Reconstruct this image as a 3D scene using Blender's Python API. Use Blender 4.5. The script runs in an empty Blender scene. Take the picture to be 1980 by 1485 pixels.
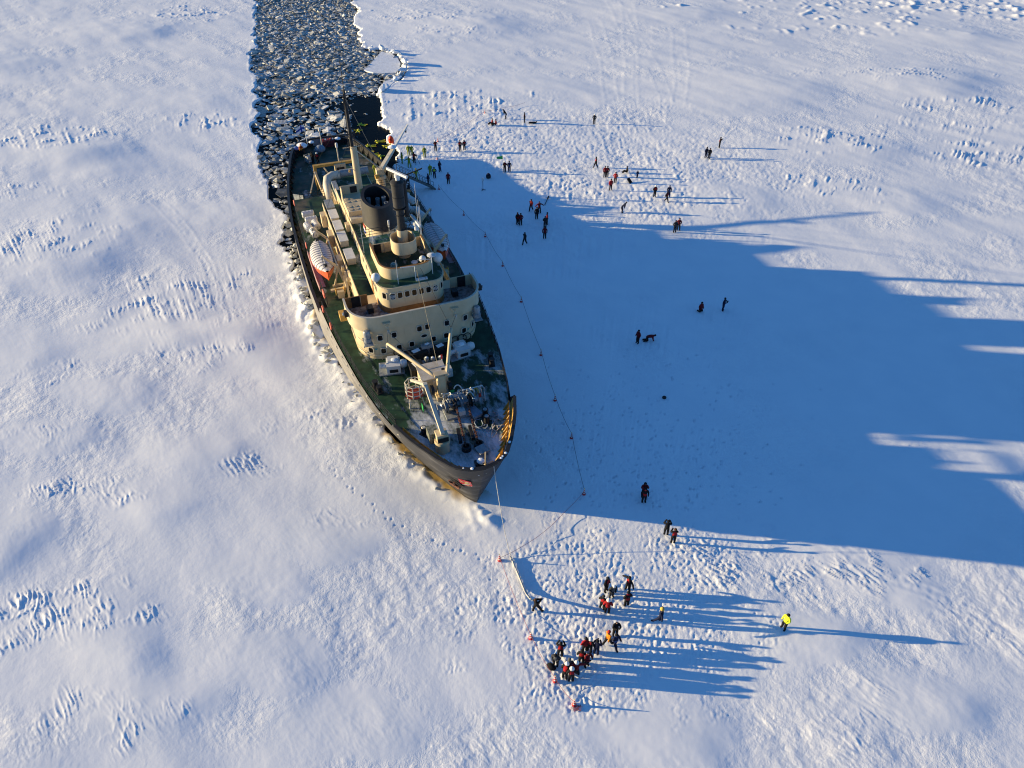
import bpy, bmesh, math, random
import numpy as np
from mathutils import Vector, Matrix, Euler, noise as mnoise

random.seed(7)
RNG = np.random.default_rng(11)
R = math.radians
scene = bpy.context.scene
COL = scene.collection

# ------------------------------------------------------------------ camera, sky, sun, exposure
CAM_H, CAM_PITCH, CAM_F = 49.0, 40.0, 1400.0          # metres, degrees below the horizon, focal length in photo pixels
cam_data = bpy.data.cameras.new('camera')
cam_data.sensor_width = 36.0
cam_data.lens = 36.0 * CAM_F / 1980.0
cam_data.clip_end = 30000.0
cam = bpy.data.objects.new('camera', cam_data)
cam.location = (0, 0, CAM_H)
cam.rotation_euler = (R(90 - CAM_PITCH), 0, 0)
COL.objects.link(cam)
scene.camera = cam

SUN_EL, SHADOW_AZ = 8.7, -5.3                          # shadows run towards +X, turned a little to the viewer
sun_dir = Vector((-math.cos(R(SHADOW_AZ)) * math.cos(R(SUN_EL)),
                  -math.sin(R(SHADOW_AZ)) * math.cos(R(SUN_EL)), math.sin(R(SUN_EL))))   # towards the sun
world = bpy.data.worlds.new('World')
scene.world = world
world.use_nodes = True
wn = world.node_tree
sky = wn.nodes.new('ShaderNodeTexSky')
sky.sky_type = 'NISHITA'
sky.sun_disc = False
sky.sun_elevation = R(SUN_EL)
sky.sun_rotation = math.atan2(sun_dir.x, sun_dir.y)
sky.air_density = 1.0
sky.dust_density = 0.15
sky.ozone_density = 6.0
bg = wn.nodes['Background']
bg.inputs[1].default_value = 0.114
wn.links.new(sky.outputs[0], bg.inputs[0])

sun_data = bpy.data.lights.new('sun', 'SUN')
sun_data.energy = 5.0
sun_data.angle = R(0.5)
sun_data.color = (1.0, 0.79, 0.45)
sun = bpy.data.objects.new('sun', sun_data)
sun.location = (-60, 20, 60)
sun.rotation_euler = sun_dir.to_track_quat('Z', 'Y').to_euler()
COL.objects.link(sun)

vs = scene.view_settings
vs.view_transform = 'Standard'
vs.look = 'None'
vs.gamma = 1.0
vs.use_curve_mapping = False
vs.exposure = 1.06
scene.cycles.max_bounces = 6
scene.cycles.diffuse_bounces = 3
scene.cycles.glossy_bounces = 3
scene.cycles.use_denoising = True
scene.cycles.filter_width = 1.15

# ------------------------------------------------------------------ where things stand (photo measured once, in metres from here on)
_cp, _sp = math.cos(R(CAM_PITCH)), math.sin(R(CAM_PITCH))
def at(px, py, z=0.0):
    """ground position (at height z) of a point measured in the photograph"""
    u, v = (px - 990) / CAM_F, (742.5 - py) / CAM_F
    d = (u, _cp + v * _sp, -_sp + v * _cp)
    k = (z - CAM_H) / d[2]
    return Vector((d[0] * k, d[1] * k, z))
def atn(px, py):
    px, py = np.asarray(px, float), np.asarray(py, float)
    u, v = (px - 990) / CAM_F, (742.5 - py) / CAM_F
    k = -CAM_H / (-_sp + v * _cp)
    return u * k, (_cp + v * _sp) * k

SHIP_ANG = -69.5
_a = Vector((math.cos(R(SHIP_ANG)), math.sin(R(SHIP_ANG))))
_n = Vector((-_a.y, _a.x))
_b = at(945, 902, 7.2)
SHIP0 = Vector((_b.x, _b.y)) - 0.35 * _n               # below the stem head
def sw(s, t, z=0.0):
    """ship coordinates (metres aft of the stem head, metres to the photo's right of the centreline, height) to world"""
    p = SHIP0 - _a * s + _n * t
    return Vector((p.x, p.y, z))

# ------------------------------------------------------------------ helpers
def lin(*c):
    return tuple(((v / 255) / 12.92 if v / 255 <= 0.04045 else ((v / 255 + 0.055) / 1.055) ** 2.4) for v in c)

MATS = {}
def mat(name, col, rough=0.6, metal=0.0, spec=0.3, var=0.0, vscale=3.0, col2=None, bump=0.0, bscale=20.0, grime=None):
    """procedural paint / cloth / metal with some mottling"""
    if name in MATS:
        return MATS[name]
    m = bpy.data.materials.new(name)
    m.use_nodes = True
    nt = m.node_tree
    b = nt.nodes['Principled BSDF']
    b.inputs['Roughness'].default_value = rough
    b.inputs['Metallic'].default_value = metal
    b.inputs['Specular IOR Level'].default_value = spec
    b.inputs['Base Color'].default_value = (*col, 1)
    tc = nt.nodes.new('ShaderNodeTexCoord')
    if var > 0 or col2 is not None:
        n = nt.nodes.new('ShaderNodeTexNoise')
        n.inputs['Scale'].default_value = vscale
        n.inputs['Detail'].default_value = 6
        n.inputs['Roughness'].default_value = 0.62
        nt.links.new(tc.outputs['Object'], n.inputs['Vector'])
        rmp = nt.nodes.new('ShaderNodeValToRGB')
        c2 = col2 if col2 is not None else tuple(v * (1 - var) for v in col)
        c1 = col if col2 is not None else tuple(min(1, v * (1 + var * 0.6)) for v in col)
        rmp.color_ramp.elements[0].position = 0.36
        rmp.color_ramp.elements[0].color = (*c2, 1)
        rmp.color_ramp.elements[1].position = 0.62
        rmp.color_ramp.elements[1].color = (*c1, 1)
        nt.links.new(n.outputs[0], rmp.inputs[0])
        nt.links.new(rmp.outputs[0], b.inputs['Base Color'])
        if bump > 0:
            n2 = nt.nodes.new('ShaderNodeTexNoise')
            n2.inputs['Scale'].default_value = bscale
            n2.inputs['Detail'].default_value = 4
            nt.links.new(tc.outputs['Object'], n2.inputs['Vector'])
            bp = nt.nodes.new('ShaderNodeBump')
            bp.inputs['Strength'].default_value = bump
            bp.inputs['Distance'].default_value = 0.05
            nt.links.new(n2.outputs[0], bp.inputs['Height'])
            nt.links.new(bp.outputs[0], b.inputs['Normal'])
    MATS[name] = m
    return m

def tag(o, label=None, cat=None, group=None, kind=None):
    if label: o['label'] = label
    if cat: o['category'] = cat
    if group: o['group'] = group
    if kind: o['kind'] = kind
    return o

def empty(name, loc=(0, 0, 0), rz=0.0, parent=None):
    o = bpy.data.objects.new(name, None)
    o.empty_display_size = 0.3
    o.location = loc
    o.rotation_euler = (0, 0, rz)
    if parent: o.parent = parent
    COL.objects.link(o)
    return o

class MB:
    """collects shapes of ONE piece, then links them as one mesh object"""
    def __init__(s):
        s.v, s.f = [], []
    def add(s, vs_, fs_):
        k = len(s.v)
        s.v += [tuple(p) for p in vs_]
        s.f += [tuple(i + k for i in f) for f in fs_]
        return s
    def box(s, c, d, rz=0.0, M=None):
        hx, hy, hz = d[0] / 2, d[1] / 2, d[2] / 2
        cs, sn = math.cos(rz), math.sin(rz)
        vs_ = []
        for z in (-hz, hz):
            for x, y in ((-hx, -hy), (hx, -hy), (hx, hy), (-hx, hy)):
                vs_.append((c[0] + x * cs - y * sn, c[1] + x * sn + y * cs, c[2] + z))
        if M is not None: vs_ = [tuple(M @ Vector(p)) for p in vs_]
        return s.add(vs_, [(3, 2, 1, 0), (4, 5, 6, 7), (0, 1, 5, 4), (1, 2, 6, 5), (2, 3, 7, 6), (3, 0, 4, 7)])
    def bar(s, p0, p1, w, h=None, w1=None, h1=None):
        p0, p1 = Vector(p0), Vector(p1)
        h = h or w; w1 = w1 or w; h1 = h1 or h
        d = (p1 - p0).normalized()
        up = Vector((0, 0, 1)) if abs(d.z) < 0.95 else Vector((1, 0, 0))
        r = d.cross(up).normalized(); u = r.cross(d)
        vs_ = []
        for p, ww, hh in ((p0, w, h), (p1, w1, h1)):
            for x, y in ((-1, -1), (1, -1), (1, 1), (-1, 1)):
                vs_.append(p + r * x * ww / 2 + u * y * hh / 2)
        return s.add(vs_, [(0, 1, 2, 3), (7, 6, 5, 4), (0, 4, 5, 1), (1, 5, 6, 2), (2, 6, 7, 3), (3, 7, 4, 0)])
    def tube(s, pts, r, n=8, r1=None, cap=True):
        pts = [Vector(p) for p in pts]
        m = len(pts); vs_ = []; fs_ = []
        pu = None
        for i, p in enumerate(pts):
            d = (pts[min(i + 1, m - 1)] - pts[max(i - 1, 0)]).normalized()
            if pu is None:
                up = Vector((0, 0, 1)) if abs(d.z) < 0.9 else Vector((1, 0, 0))
                a_ = d.cross(up).normalized()
            else:
                a_ = (pu - d * pu.dot(d)).normalized()
            pu = a_; b_ = d.cross(a_)
            rr = r if r1 is None else r + (r1 - r) * i / max(1, m - 1)
            if isinstance(r, (list, tuple)): rr = r[i]
            for k in range(n):
                t = 2 * math.pi * k / n
                vs_.append(p + (a_ * math.cos(t) + b_ * math.sin(t)) * rr)
        for i in range(m - 1):
            for k in range(n):
                fs_.append((i * n + k, i * n + (k + 1) % n, (i + 1) * n + (k + 1) % n, (i + 1) * n + k))
        if cap:
            fs_.append(tuple(range(n - 1, -1, -1))); fs_.append(tuple(range((m - 1) * n, m * n)))
        return s.add(vs_, fs_)
    def lathe(s, c, prof, n=20, sx=1.0, sy=1.0, M=None):
        """prof: list of (radius, z)"""
        vs_, fs_ = [], []
        m = len(prof)
        for r, z in prof:
            for k in range(n):
                t = 2 * math.pi * k / n
                p = Vector((r * sx * math.cos(t), r * sy * math.sin(t), z))
                if M is not None: p = M @ p
                vs_.append((c[0] + p.x, c[1] + p.y, c[2] + p.z))
        for i in range(m - 1):
            for k in range(n):
                fs_.append((i * n + k, i * n + (k + 1) % n, (i + 1) * n + (k + 1) % n, (i + 1) * n + k))
        fs_.append(tuple(range(n - 1, -1, -1))); fs_.append(tuple(range((m - 1) * n, m * n)))
        return s.add(vs_, fs_)
    def prism(s, poly, z0, z1):
        n = len(poly)
        ar = sum(poly[i][0] * poly[(i + 1) % n][1] - poly[(i + 1) % n][0] * poly[i][1] for i in range(n))
        if ar < 0: poly = poly[::-1]
        zz = z0 if callable(z0) else (lambda p: z0)
        zt = z1 if callable(z1) else (lambda p: z1)
        vs_ = [(p[0], p[1], zz(p)) for p in poly] + [(p[0], p[1], zt(p)) for p in poly]
        return s.add(vs_, [tuple(range(n - 1, -1, -1)), tuple(range(n, 2 * n))] + [(i, (i + 1) % n, n + (i + 1) % n, n + i) for i in range(n)])
    def wall(s, pts, z0, z1, th, closed=False):
        """upright plate of thickness th along a plan polyline; z0,z1 numbers or functions of the point"""
        zz = z0 if callable(z0) else (lambda p: z0)
        zt = z1 if callable(z1) else (lambda p: z1)
        P = [Vector((p[0], p[1])) for p in pts]
        m = len(P); vs_ = []; fs_ = []
        for i, p in enumerate(P):
            if closed: d = P[(i + 1) % m] - P[i - 1]
            else: d = P[min(i + 1, m - 1)] - P[max(i - 1, 0)]
            d.normalize(); nn = Vector((-d.y, d.x)) * th / 2
            for q in (p + nn, p - nn):
                vs_.append((q.x, q.y, zz(p))); vs_.append((q.x, q.y, zt(p)))
        for i in range(m if closed else m - 1):
            a, b = i * 4, ((i + 1) % m) * 4
            fs_ += [(a, b, b + 1, a + 1), (b + 2, a + 2, a + 3, b + 3), (a + 1, b + 1, b + 3, a + 3), (b, a, a + 2, b + 2)]
        if not closed:
            fs_ += [(0, 1, 3, 2), ((m - 1) * 4 + 1, (m - 1) * 4, (m - 1) * 4 + 2, (m - 1) * 4 + 3)]
        return s.add(vs_, fs_)
    def ball(s, c, r, n=12, m=7, sz=1.0, z0=-1.0):
        prof = []
        for i in range(m + 1):
            t = math.asin(max(-1, z0)) + (math.pi / 2 - math.asin(max(-1, z0))) * i / m
            prof.append((max(0.001, r * math.cos(t)), r * math.sin(t) * sz))
        return s.lathe(c, prof, n)
    def mesh(s, name):
        me = bpy.data.meshes.new(name)
        me.from_pydata(s.v, [], s.f)
        me.validate()
        return me
    def build(s, name, material, parent=None, smooth=False, angle=None, loc=None, rz=0.0, fix=True):
        me = s.mesh(name)
        if fix:
            bm = bmesh.new(); bm.from_mesh(me)
            bmesh.ops.recalc_face_normals(bm, faces=bm.faces[:])
            bm.to_mesh(me); bm.free()
        if smooth:
            me.polygons.foreach_set('use_smooth', [True] * len(me.polygons))
            if angle is not None:
                try: me.set_sharp_from_angle(angle=R(angle))
                except Exception: pass
        me.materials.append(material)
        o = bpy.data.objects.new(name, me)
        if loc is not None: o.location = loc
        if rz: o.rotation_euler = (0, 0, rz)
        if parent: o.parent = parent
        COL.objects.link(o)
        return o

def copy_tree(o, parent=None):
    c = o.copy(); COL.objects.link(c); c.parent = parent
    for ch in o.children: copy_tree(ch, c)
    return c
def copy_thing(o, loc, rz=0.0):
    kids = list(o.children)
    c = o.copy(); COL.objects.link(c); c.location = loc; c.rotation_euler = (0, 0, rz)
    for k in kids: copy_tree(k, c)
    return c

# ------------------------------------------------------------------ gradient noise (world metres)
_GT = {}
def gn(x, y, seed):
    if seed not in _GT:
        t = np.random.default_rng(seed).uniform(0, 2 * np.pi, (256, 256)).astype(np.float32)
        _GT[seed] = (np.cos(t), np.sin(t))
    gx, gy = _GT[seed]
    x = np.asarray(x, np.float32); y = np.asarray(y, np.float32)
    xi = np.floor(x).astype(np.int32); yi = np.floor(y).astype(np.int32)
    fx = x - xi; fy = y - yi
    x0, x1, y0, y1 = xi & 255, (xi + 1) & 255, yi & 255, (yi + 1) & 255
    u = fx * fx * fx * (fx * (fx * 6 - 15) + 10); v = fy * fy * fy * (fy * (fy * 6 - 15) + 10)
    a = gx[x0, y0] * fx + gy[x0, y0] * fy
    b = gx[x1, y0] * (fx - 1) + gy[x1, y0] * fy
    c = gx[x0, y1] * fx + gy[x0, y1] * (fy - 1)
    d = gx[x1, y1] * (fx - 1) + gy[x1, y1] * (fy - 1)
    return ((a + (b - a) * u) + ((c + (d - c) * u) - (a + (b - a) * u)) * v) * 1.5
def sstep(a, b, x):
    t = np.clip((x - a) / (b - a), 0, 1)
    return t * t * (3 - 2 * t)
def inpoly(x, y, P):
    r = np.zeros(x.shape, bool)
    n = len(P)
    for i in range(n):
        x0, y0 = P[i]; x1, y1 = P[(i + 1) % n]
        if y0 == y1: continue
        c = ((y0 > y) != (y1 > y)) & (x < (x1 - x0) * (y - y0) / (y1 - y0) + x0)
        r ^= c
    return r

# ------------------------------------------------------------------ plan of the hull (half breadths) and of the broken channel
DECK_HB = [(0, 0), (.15, .8), (.4, 1.4), (1, 2.15), (2.6, 3.15), (5, 4.35), (7.5, 5.3), (10.5, 6.15), (15, 7.0), (21, 7.75), (25, 8.15), (30, 8.5), (36, 8.75), (45, 8.8), (52, 8.75), (58, 8.5), (64, 8.0), (70, 7.3), (76, 6.4), (80, 5.7), (82, 5.15), (82.9, 4.5), (83.4, 3.2), (83.57, 1.6), (83.6, 0)]
WL_HB = [(2.7, 0), (3.4, .5), (6, 1.8), (10, 3.55), (17.4, 5.95), (24, 7.4), (32, 8.5), (38, 8.75), (52, 8.7), (58, 8.35), (64, 7.8), (70, 6.9), (76, 5.6), (80, 4.0), (81.8, 2.4), (82.4, 0)]
def interp(tab, s):
    return float(np.interp(s, [a for a, b in tab], [b for a, b in tab]))

edge_left = [(495, 0), (500, 14), (492, 30), (496, 48), (493, 72), (489, 100), (486, 138), (496, 150), (497, 166), (501, 190), (493, 210), (490, 240), (497, 262), (499, 300), (506, 332), (516, 356), (527, 376), (534, 398), (545, 425), (553, 455), (561, 490), (570, 528)]
edge_right = [(776, 346), (769, 328), (766, 308), (757, 283), (751, 262), (742, 246), (739, 222), (737, 196), (733, 182), (748, 168), (771, 152), (783, 136), (780, 116), (762, 104), (741, 97), (722, 92), (708, 100), (699, 84), (691, 62), (687, 40), (692, 22), (683, 6), (680, 0)]
CHANNEL = [(at(*p).x, at(*p).y) for p in edge_left]
CHANNEL += [(sw(s, -interp(WL_HB, s) + 0.5).x, sw(s, -interp(WL_HB, s) + 0.5).y) for s in (48, 40, 32, 24, 17.4, 10, 6, 4)]
CHANNEL += [(sw(3.4, 0).x, sw(3.4, 0).y)]
CHANNEL += [(sw(s, interp(WL_HB, s) - 0.5).x, sw(s, interp(WL_HB, s) - 0.5).y) for s in (4, 6, 10, 17.4, 24, 32, 40, 50, 58)]
CHANNEL += [(at(*p).x, at(*p).y) for p in edge_right]
_far = -_a * 900
CHANNEL += [(CHANNEL[-1][0] + _far.x * 0.4, CHANNEL[-1][1] + abs(_far.y)), (CHANNEL[0][0] + _far.x * 0.4, CHANNEL[0][1] + abs(_far.y))]
WATER_Z = -0.32

# ------------------------------------------------------------------ snow field: one sheet to the horizon, finely relieved where the place is seen
NR, NC = 980, 1040
yr = 13.0 * np.exp(np.linspace(0, math.log(330 / 13.0), NR))
yr = np.concatenate([[-9000, -2500, -700, -200, -60, -15, 3, 9], yr, [360, 430, 560, 800, 1300, 2500, 5000, 9500]])
uc = np.linspace(-1, 1, NC)
uc = np.concatenate([[-60, -22, -8, -3.5, -2, -1.4, -1.12], uc, [1.12, 1.4, 2, 3.5, 8, 22, 60]])
hw = 24 + 0.63 * np.clip(yr, 0, 360)
X = (uc[None, :] * hw[:, None]).astype(np.float32)
Y = np.repeat(yr[:, None], len(uc), 1).astype(np.float32)
rng_ = np.sqrt(X * X + Y * Y)
fine = np.clip(1.0 - (rng_ - 420) / 250, 0, 1)

WOB = [gn(X / (1.5 * 2 ** k), Y / (1.5 * 2 ** k), 77 + k) * .9 + gn(X / (.6 * 2 ** k), Y / (.6 * 2 ** k), 87 + k) * .45 for k in range(4)]
DWOB = gn(X / 6, Y / 6, 31) * 0.8
def spot(px, py, rx, ry, soft=0.45):
    """soft mask 0..1 of an elliptic patch of ground; radii measured in photo pixels at the patch"""
    c = at(px, py); e = at(px + rx, py); f = at(px, py - ry); g = at(px, py + ry)
    RX, RY = abs(e.x - c.x), abs(f.y - g.y) / 2
    wob = WOB[int(np.clip(round(math.log2(max(1.5, RX * .35))), 0, 3))]
    d = np.sqrt(((X - c.x) / RX) ** 2 + ((Y - c.y) / RY) ** 2) + wob
    return 1 - sstep(1 - soft, 1 + soft, d)

Hh = gn(X / 31, Y / 24, 1) * 0.10 + gn(X / 13 + 5, Y / 10, 2) * 0.04
# wind frame: the snow was carved from the far left towards the near right
wa = R(-50); wc, wsn = math.cos(wa), math.sin(wa)
U = X * wc + Y * wsn; V = -X * wsn + Y * wc
rough = sstep(-0.25, 0.45, gn(X / 17, Y / 12, 3) + gn(X / 7, Y / 6, 4) * 0.5)
Hh += gn(U / 15 + 3, V / 5.5, 33) * 0.07 + gn(U / 7, V / 2.6 + 8, 34) * 0.025
# drifts with a steep lee on their right
drifts = [(294, 66, 1.), (181, 297, 1.), (228, 331, .7), (29, 129, .8), (197, 507, 1.2), (242, 459, .9), (267, 777, .9), (488, 650, 1.), (535, 690, .8), (357, 655, .6), (81, 1034, .9), (283, 1268, 1.2), (343, 989, .8), (444, 884, .8), (8, 1094, .8), (700, 1054, .6), (384, 1365, .9), (1562, 179, .9), (1874, 158, 1.1), (1507, 203, .6), (1853, 186, .8), (1783, 397, .9), (1719, 294, .8), (1480, 397, .8), (1645, 1250, 1.), (1880, 1375, 1.2), (1786, 1145, .6), (95, 690, .6), (160, 850, .7), (560, 1150, .5), (600, 1300, .6), (480, 420, .5), (960, 45, .8), (975, 60, .6), (1370, 28, .9), (1890, 72, .8), (780, 1420, .6), (1370, 1430, .5), (150, 560, .5), (420, 200, .5), (1100, 170, .4)]
smooth_m = np.zeros_like(X)
for k, (px, py, amp) in enumerate(drifts):
    c = at(px, py)
    sc = np.clip(c.y / 62.0, 0.75, 2.3)
    an = R(-22 + 14 * math.sin(k * 2.1))
    du = (X - c.x) * math.cos(an) + (Y - c.y) * math.sin(an) + 1.3 * sc
    dv = -(X - c.x) * math.sin(an) + (Y - c.y) * math.cos(an) + DWOB
    dv = dv - 0.12 * du
    prof = np.where(du < 0, np.exp(-(du / (11 * sc)) ** 2), np.exp(-(du / (3.5 * sc)) ** 2))
    m = prof * np.exp(-(dv / (3.1 * sc * (1 - .25 * np.tanh(du / (3 * sc))))) ** 2)
    Hh += m * 0.27 * amp * sc
    smooth_m = np.maximum(smooth_m, m)
# fine wind-crust relief
rough = rough * (1 - 0.8 * sstep(0.15, 0.6, smooth_m))
mic = np.zeros_like(X)
for lam, sd, st in ((2.6, 5, 1.6), (1.35, 6, 1.5), (0.72, 7, 1.25), (0.42, 8, 1.0)):
    mic += gn(U / (lam * st), V / lam, sd) * lam * 0.0135
mic2 = gn(X / 1.05, Y / 1.05, 9) * 0.016 + gn(X / 0.55, Y / 0.55, 10) * 0.010
Hh += (mic * (0.35 + 0.9 * rough) + mic2 * rough) * fine
# carved ridges (sastrugi)
sas = [(340, 585, 120, 42, 1.1), (215, 622, 80, 14, .8), (395, 690, 66, 24, 1.), (165, 950, 78, 24, 1.1), (125, 1180, 140, 42, 1.1), (190, 1385, 110, 40, .6), (80, 468, 95, 30, .9), (95, 262, 95, 18, 1.), (30, 370, 60, 14, .8), (395, 236, 60, 12, .8), (360, 25, 85, 12, .9), (490, 905, 44, 20, .7), (600, 806, 70, 30, .7), (110, 715, 60, 20, .6), (1605, 270, 70, 16, 1.), (1850, 205, 90, 10, .7), (1760, 145, 140, 10, .8), (1930, 300, 90, 20, 1.), (1610, 360, 80, 16, .8), (1835, 240, 110, 14, .5), (870, 204, 95, 24, .9), (820, 30, 80, 10, .8), (850, 60, 70, 8, .7), (1500, 1090, 150, 52, 1.), (1420, 1075, 120, 40, .8), (1700, 1370, 60, 40, .4), (1130, 380, 60, 10, .5), (1120, 355, 60, 10, .5), (1560, 1420, 110, 40, .35), (1900, 1200, 80, 60, .3), (640, 1000, 60, 25, .4), (60, 840, 60, 20, .4), (1750, 870, 100, 30, .4)]
sm = np.zeros_like(X)
for px, py, rx, ry, amp in sas:
    sm = np.maximum(sm, spot(px, py, rx * 1.1, ry * 1.1, .7) * amp)
wrp = gn(X / 2.2, Y / 2.2, 12) * 0.5
far_l = np.clip(Y / 80, 0.8, 1.9)
wrp2 = gn(X / .9, Y / .9, 93) * .35
rid = np.clip(1 - np.abs(gn(U / (2.5 * far_l) + wrp * .7, V / (0.52 * far_l) + wrp * .8 + wrp2 * .35, 13)) * 1.9, 0, 1)
rid2 = np.clip(1 - np.abs(gn(U / (1.3 * far_l) + 9 + wrp2, V / (0.36 * far_l) + 4 + wrp * .6, 14)) * 1.8, 0, 1)
brk = np.clip(.6 + gn(X / 2.9, Y / 2.4, 91) * 1.1 + gn(X / 9, Y / 9, 92) * .6, 0, 1.4)
Hh += sm * (rid ** 3 * 0.085 + rid2 ** 2 * 0.04) * far_l * brk
Hh += (rid2 ** 2 * .014 + rid ** 3 * .010) * (.25 + .75 * rough) * fine * np.clip(.4 + gn(X / 5, Y / 4, 94) * 1.4, 0, 1)
# old hummocks far right
hum = np.maximum(spot(1850, 10, 330, 24, .5), spot(1640, 55, 170, 10, .5) * .6)
blk = np.clip(gn(X / 3.6, Y / 4.5, 15) + gn(X / 1.7, Y / 2.0, 16) * .6, 0, 1) ** 1.3
Hh += hum * blk * .5 * fine
# trodden snow
tramp = [(1185, 1170, 190, 120, 1.), (1085, 1262, 75, 85, 1.), (1125, 1345, 110, 40, .75), (1150, 1075, 150, 40, .7), (1300, 1040, 90, 40, .5), (1330, 1090, 110, 50, .8), (1020, 1120, 40, 60, .4), (1300, 1240, 120, 40, .55), (970, 1090, 40, 22, .6), (1150, 300, 260, 70, .6), (930, 285, 170, 45, .75), (800, 310, 60, 30, .8), (1060, 350, 130, 40, .7), (1240, 375, 130, 50, .7), (1330, 320, 130, 60, .5), (1050, 435, 110, 55, .45), (1240, 965, 130, 45, .55), (1245, 655, 90, 34, .45), (1375, 605, 70, 28, .45), (1000, 235, 80, 22, .7), (1160, 240, 130, 30, .5), (870, 330, 90, 40, .5), (1330, 880, 90, 60, .4), (1200, 870, 100, 80, .3), (1060, 430, 130, 60, .6)]
tm = np.zeros_like(X)
for px, py, rx, ry, amp in tramp:
    tm = np.maximum(tm, spot(px, py, rx, ry, .9) * amp)
ts = np.clip(Y / 60, 0.8, 1.5)
w2 = gn(X / 1.3, Y / 1.3, 17) * .4
ca = gn(X / (.40 * ts) + w2, Y / (.50 * ts) - w2, 18); cb = gn(X / (.27 * ts), Y / (.31 * ts), 19)
Hh += tm * (np.tanh((ca + .12 + gn(X / 2.1, Y / 2.1, 35) * .35) * 4.0) * 0.030 + cb * 0.042 + gn(X / 1.4, Y / 1.4, 20) * .03) * ts
# pressed path of the guests down from the gangway stays a little lower
def stamp(cx, cy, rad, depth, rim=0.35):
    """one small dent with a raised rim, pressed into the sheet"""
    i0, i1 = np.searchsorted(yr, (cy - 3 * rad, cy + 3 * rad))
    if i1 <= i0: return
    h_ = hw[(i0 + i1) // 2]
    j0, j1 = np.searchsorted(uc * h_, (cx - 3.6 * rad - .3, cx + 3.6 * rad + .3))
    if j1 <= j0: return
    bx, by = X[i0:i1, j0:j1], Y[i0:i1, j0:j1]
    q = ((bx - cx) ** 2 + (by - cy) ** 2) / (rad * rad)
    Hh[i0:i1, j0:j1] += -depth * np.exp(-q) + depth * rim * np.exp(-(np.sqrt(q) - 1.7) ** 2 * 3)
def walk(pts, step=0.62, rad=0.10, depth=0.05, jit=0.18, seed=1):
    rs = random.Random(seed)
    P = [at(*p) for p in pts]
    k = 0
    for p, q in zip(P[:-1], P[1:]):
        L = (q - p).length; d = (q - p) / L; nn = Vector((-d.y, d.x, 0))
        m = int(L / step)
        for i in range(m):
            c = p + d * (i + .5) * step + nn * ((0.14 if k % 2 else -0.14) + rs.uniform(-jit, jit) * .5) + d * rs.uniform(-jit, jit)
            stamp(c.x, c.y, rad * max(1, c.y / 70) * rs.uniform(.8, 1.25), depth * rs.uniform(.6, 1.2), .15); k += 1
def rut(pts, gap=0.55, rad=0.28, depth=0.07):
    P = [at(*p) for p in pts]
    for p, q in zip(P[:-1], P[1:]):
        L = (q - p).length; d = (q - p) / L; nn = Vector((-d.y, d.x, 0))
        r_ = rad * max(1, p.y / 80)
        m = int(L / (r_ * 0.8))
        for i in range(m):
            for sgn in (-1, 1):
                c = p + d * (i + .5) * L / m + nn * sgn * gap / 2 * max(1, p.y / 100) + nn * 0.10 * math.sin(i * .13) + nn * random.uniform(-.06, .06)
                stamp(c.x, c.y, r_, depth * random.uniform(.04, .22), .45)
for k, tr in enumerate([[(636, 900), (668, 935), (706, 968), (790, 1030), (870, 1060), (960, 1085)], [(1284, 1020), (1330, 985), (1400, 960), (1455, 945)], [(1300, 1035), (1390, 1000), (1470, 1010), (1540, 1060)], [(1436, 655), (1434, 720), (1430, 765), (1418, 800)], [(1420, 800), (1500, 790)], [(1200, 420), (1240, 520), (1235, 650)], [(1054, 470), (1120, 560), (1230, 640)], [(1300, 470), (1360, 540), (1392, 596)], [(1244, 972), (1260, 900), (1330, 860), (1350, 790)], [(1020, 1060), (1080, 1050), (1140, 1060)], [(975, 1100), (950, 1125), (930, 1110)], [(1513, 1218), (1440, 1260), (1400, 1275), (1330, 1255)], [(1513, 1216), (1450, 1180), (1330, 1150)], [(380, 480), (410, 540), (470, 620)], [(1180, 760), (1250, 720), (1290, 770)], [(1170, 980), (1140, 1000), (1120, 1030)]]):
    walk(tr, seed=k)
for k in range(520):   # single prints in the lee of the ship
    px, py = random.gauss(1230, 130), random.gauss(880, 110)
    if py > 985 or px < 1010: continue
    c = at(px, py); stamp(c.x, c.y, .10, random.uniform(.06, .15), .2)
for tr in ([(1185, 2), (1215, 60), (1221, 110), (1220, 205)], [(1218, 62), (1260, 125), (1284, 178), (1290, 212)], [(1150, 40), (1172, 110), (1183, 200)], [(1212, 4), (1222, 62)], [(1312, 55), (1318, 150), (1312, 200)], [(298, 385), (345, 430), (390, 490), (417, 545)], [(1190, 205), (1200, 330), (1260, 400)], [(1215, 205), (1290, 330), (1330, 420)], [(1560, 1020), (1720, 1120), (1880, 1180), (1978, 1250)]):
    rut(tr)
# bank of broken ice pushed up along the hull
SS = -((X - SHIP0.x) * _a.x + (Y - SHIP0.y) * _a.y); TT = (X - SHIP0.x) * _n.x + (Y - SHIP0.y) * _n.y
wl = np.interp(SS, [a for a, b in WL_HB], [b for a, b in WL_HB]).astype(np.float32)
gapL = -TT - wl; gapR = TT - wl
lum = np.clip(gn(X / 1.7, Y / 1.7, 21) + gn(X / .8, Y / .8, 22) * .5 + .25, 0, 1)
along = sstep(24, 31, SS) * (1 - sstep(58, 63, SS))
Hh += along * np.exp(-((gapL - .7) / 1.1) ** 2) * (0.08 + 0.28 * lum) * (1 + 1.2 * np.exp(-((SS - 38) / 3.) ** 2))
Hh += sstep(2, 6, SS) * (1 - sstep(24, 30, SS)) * (np.exp(-((gapL - .9) / .9) ** 2) * (0.03 + .12 * lum))
Hh += sstep(3, 8, SS) * (1 - sstep(58, 62, SS)) * np.exp(-((gapR - .8) / .9) ** 2) * (0.05 + .2 * lum)
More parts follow.
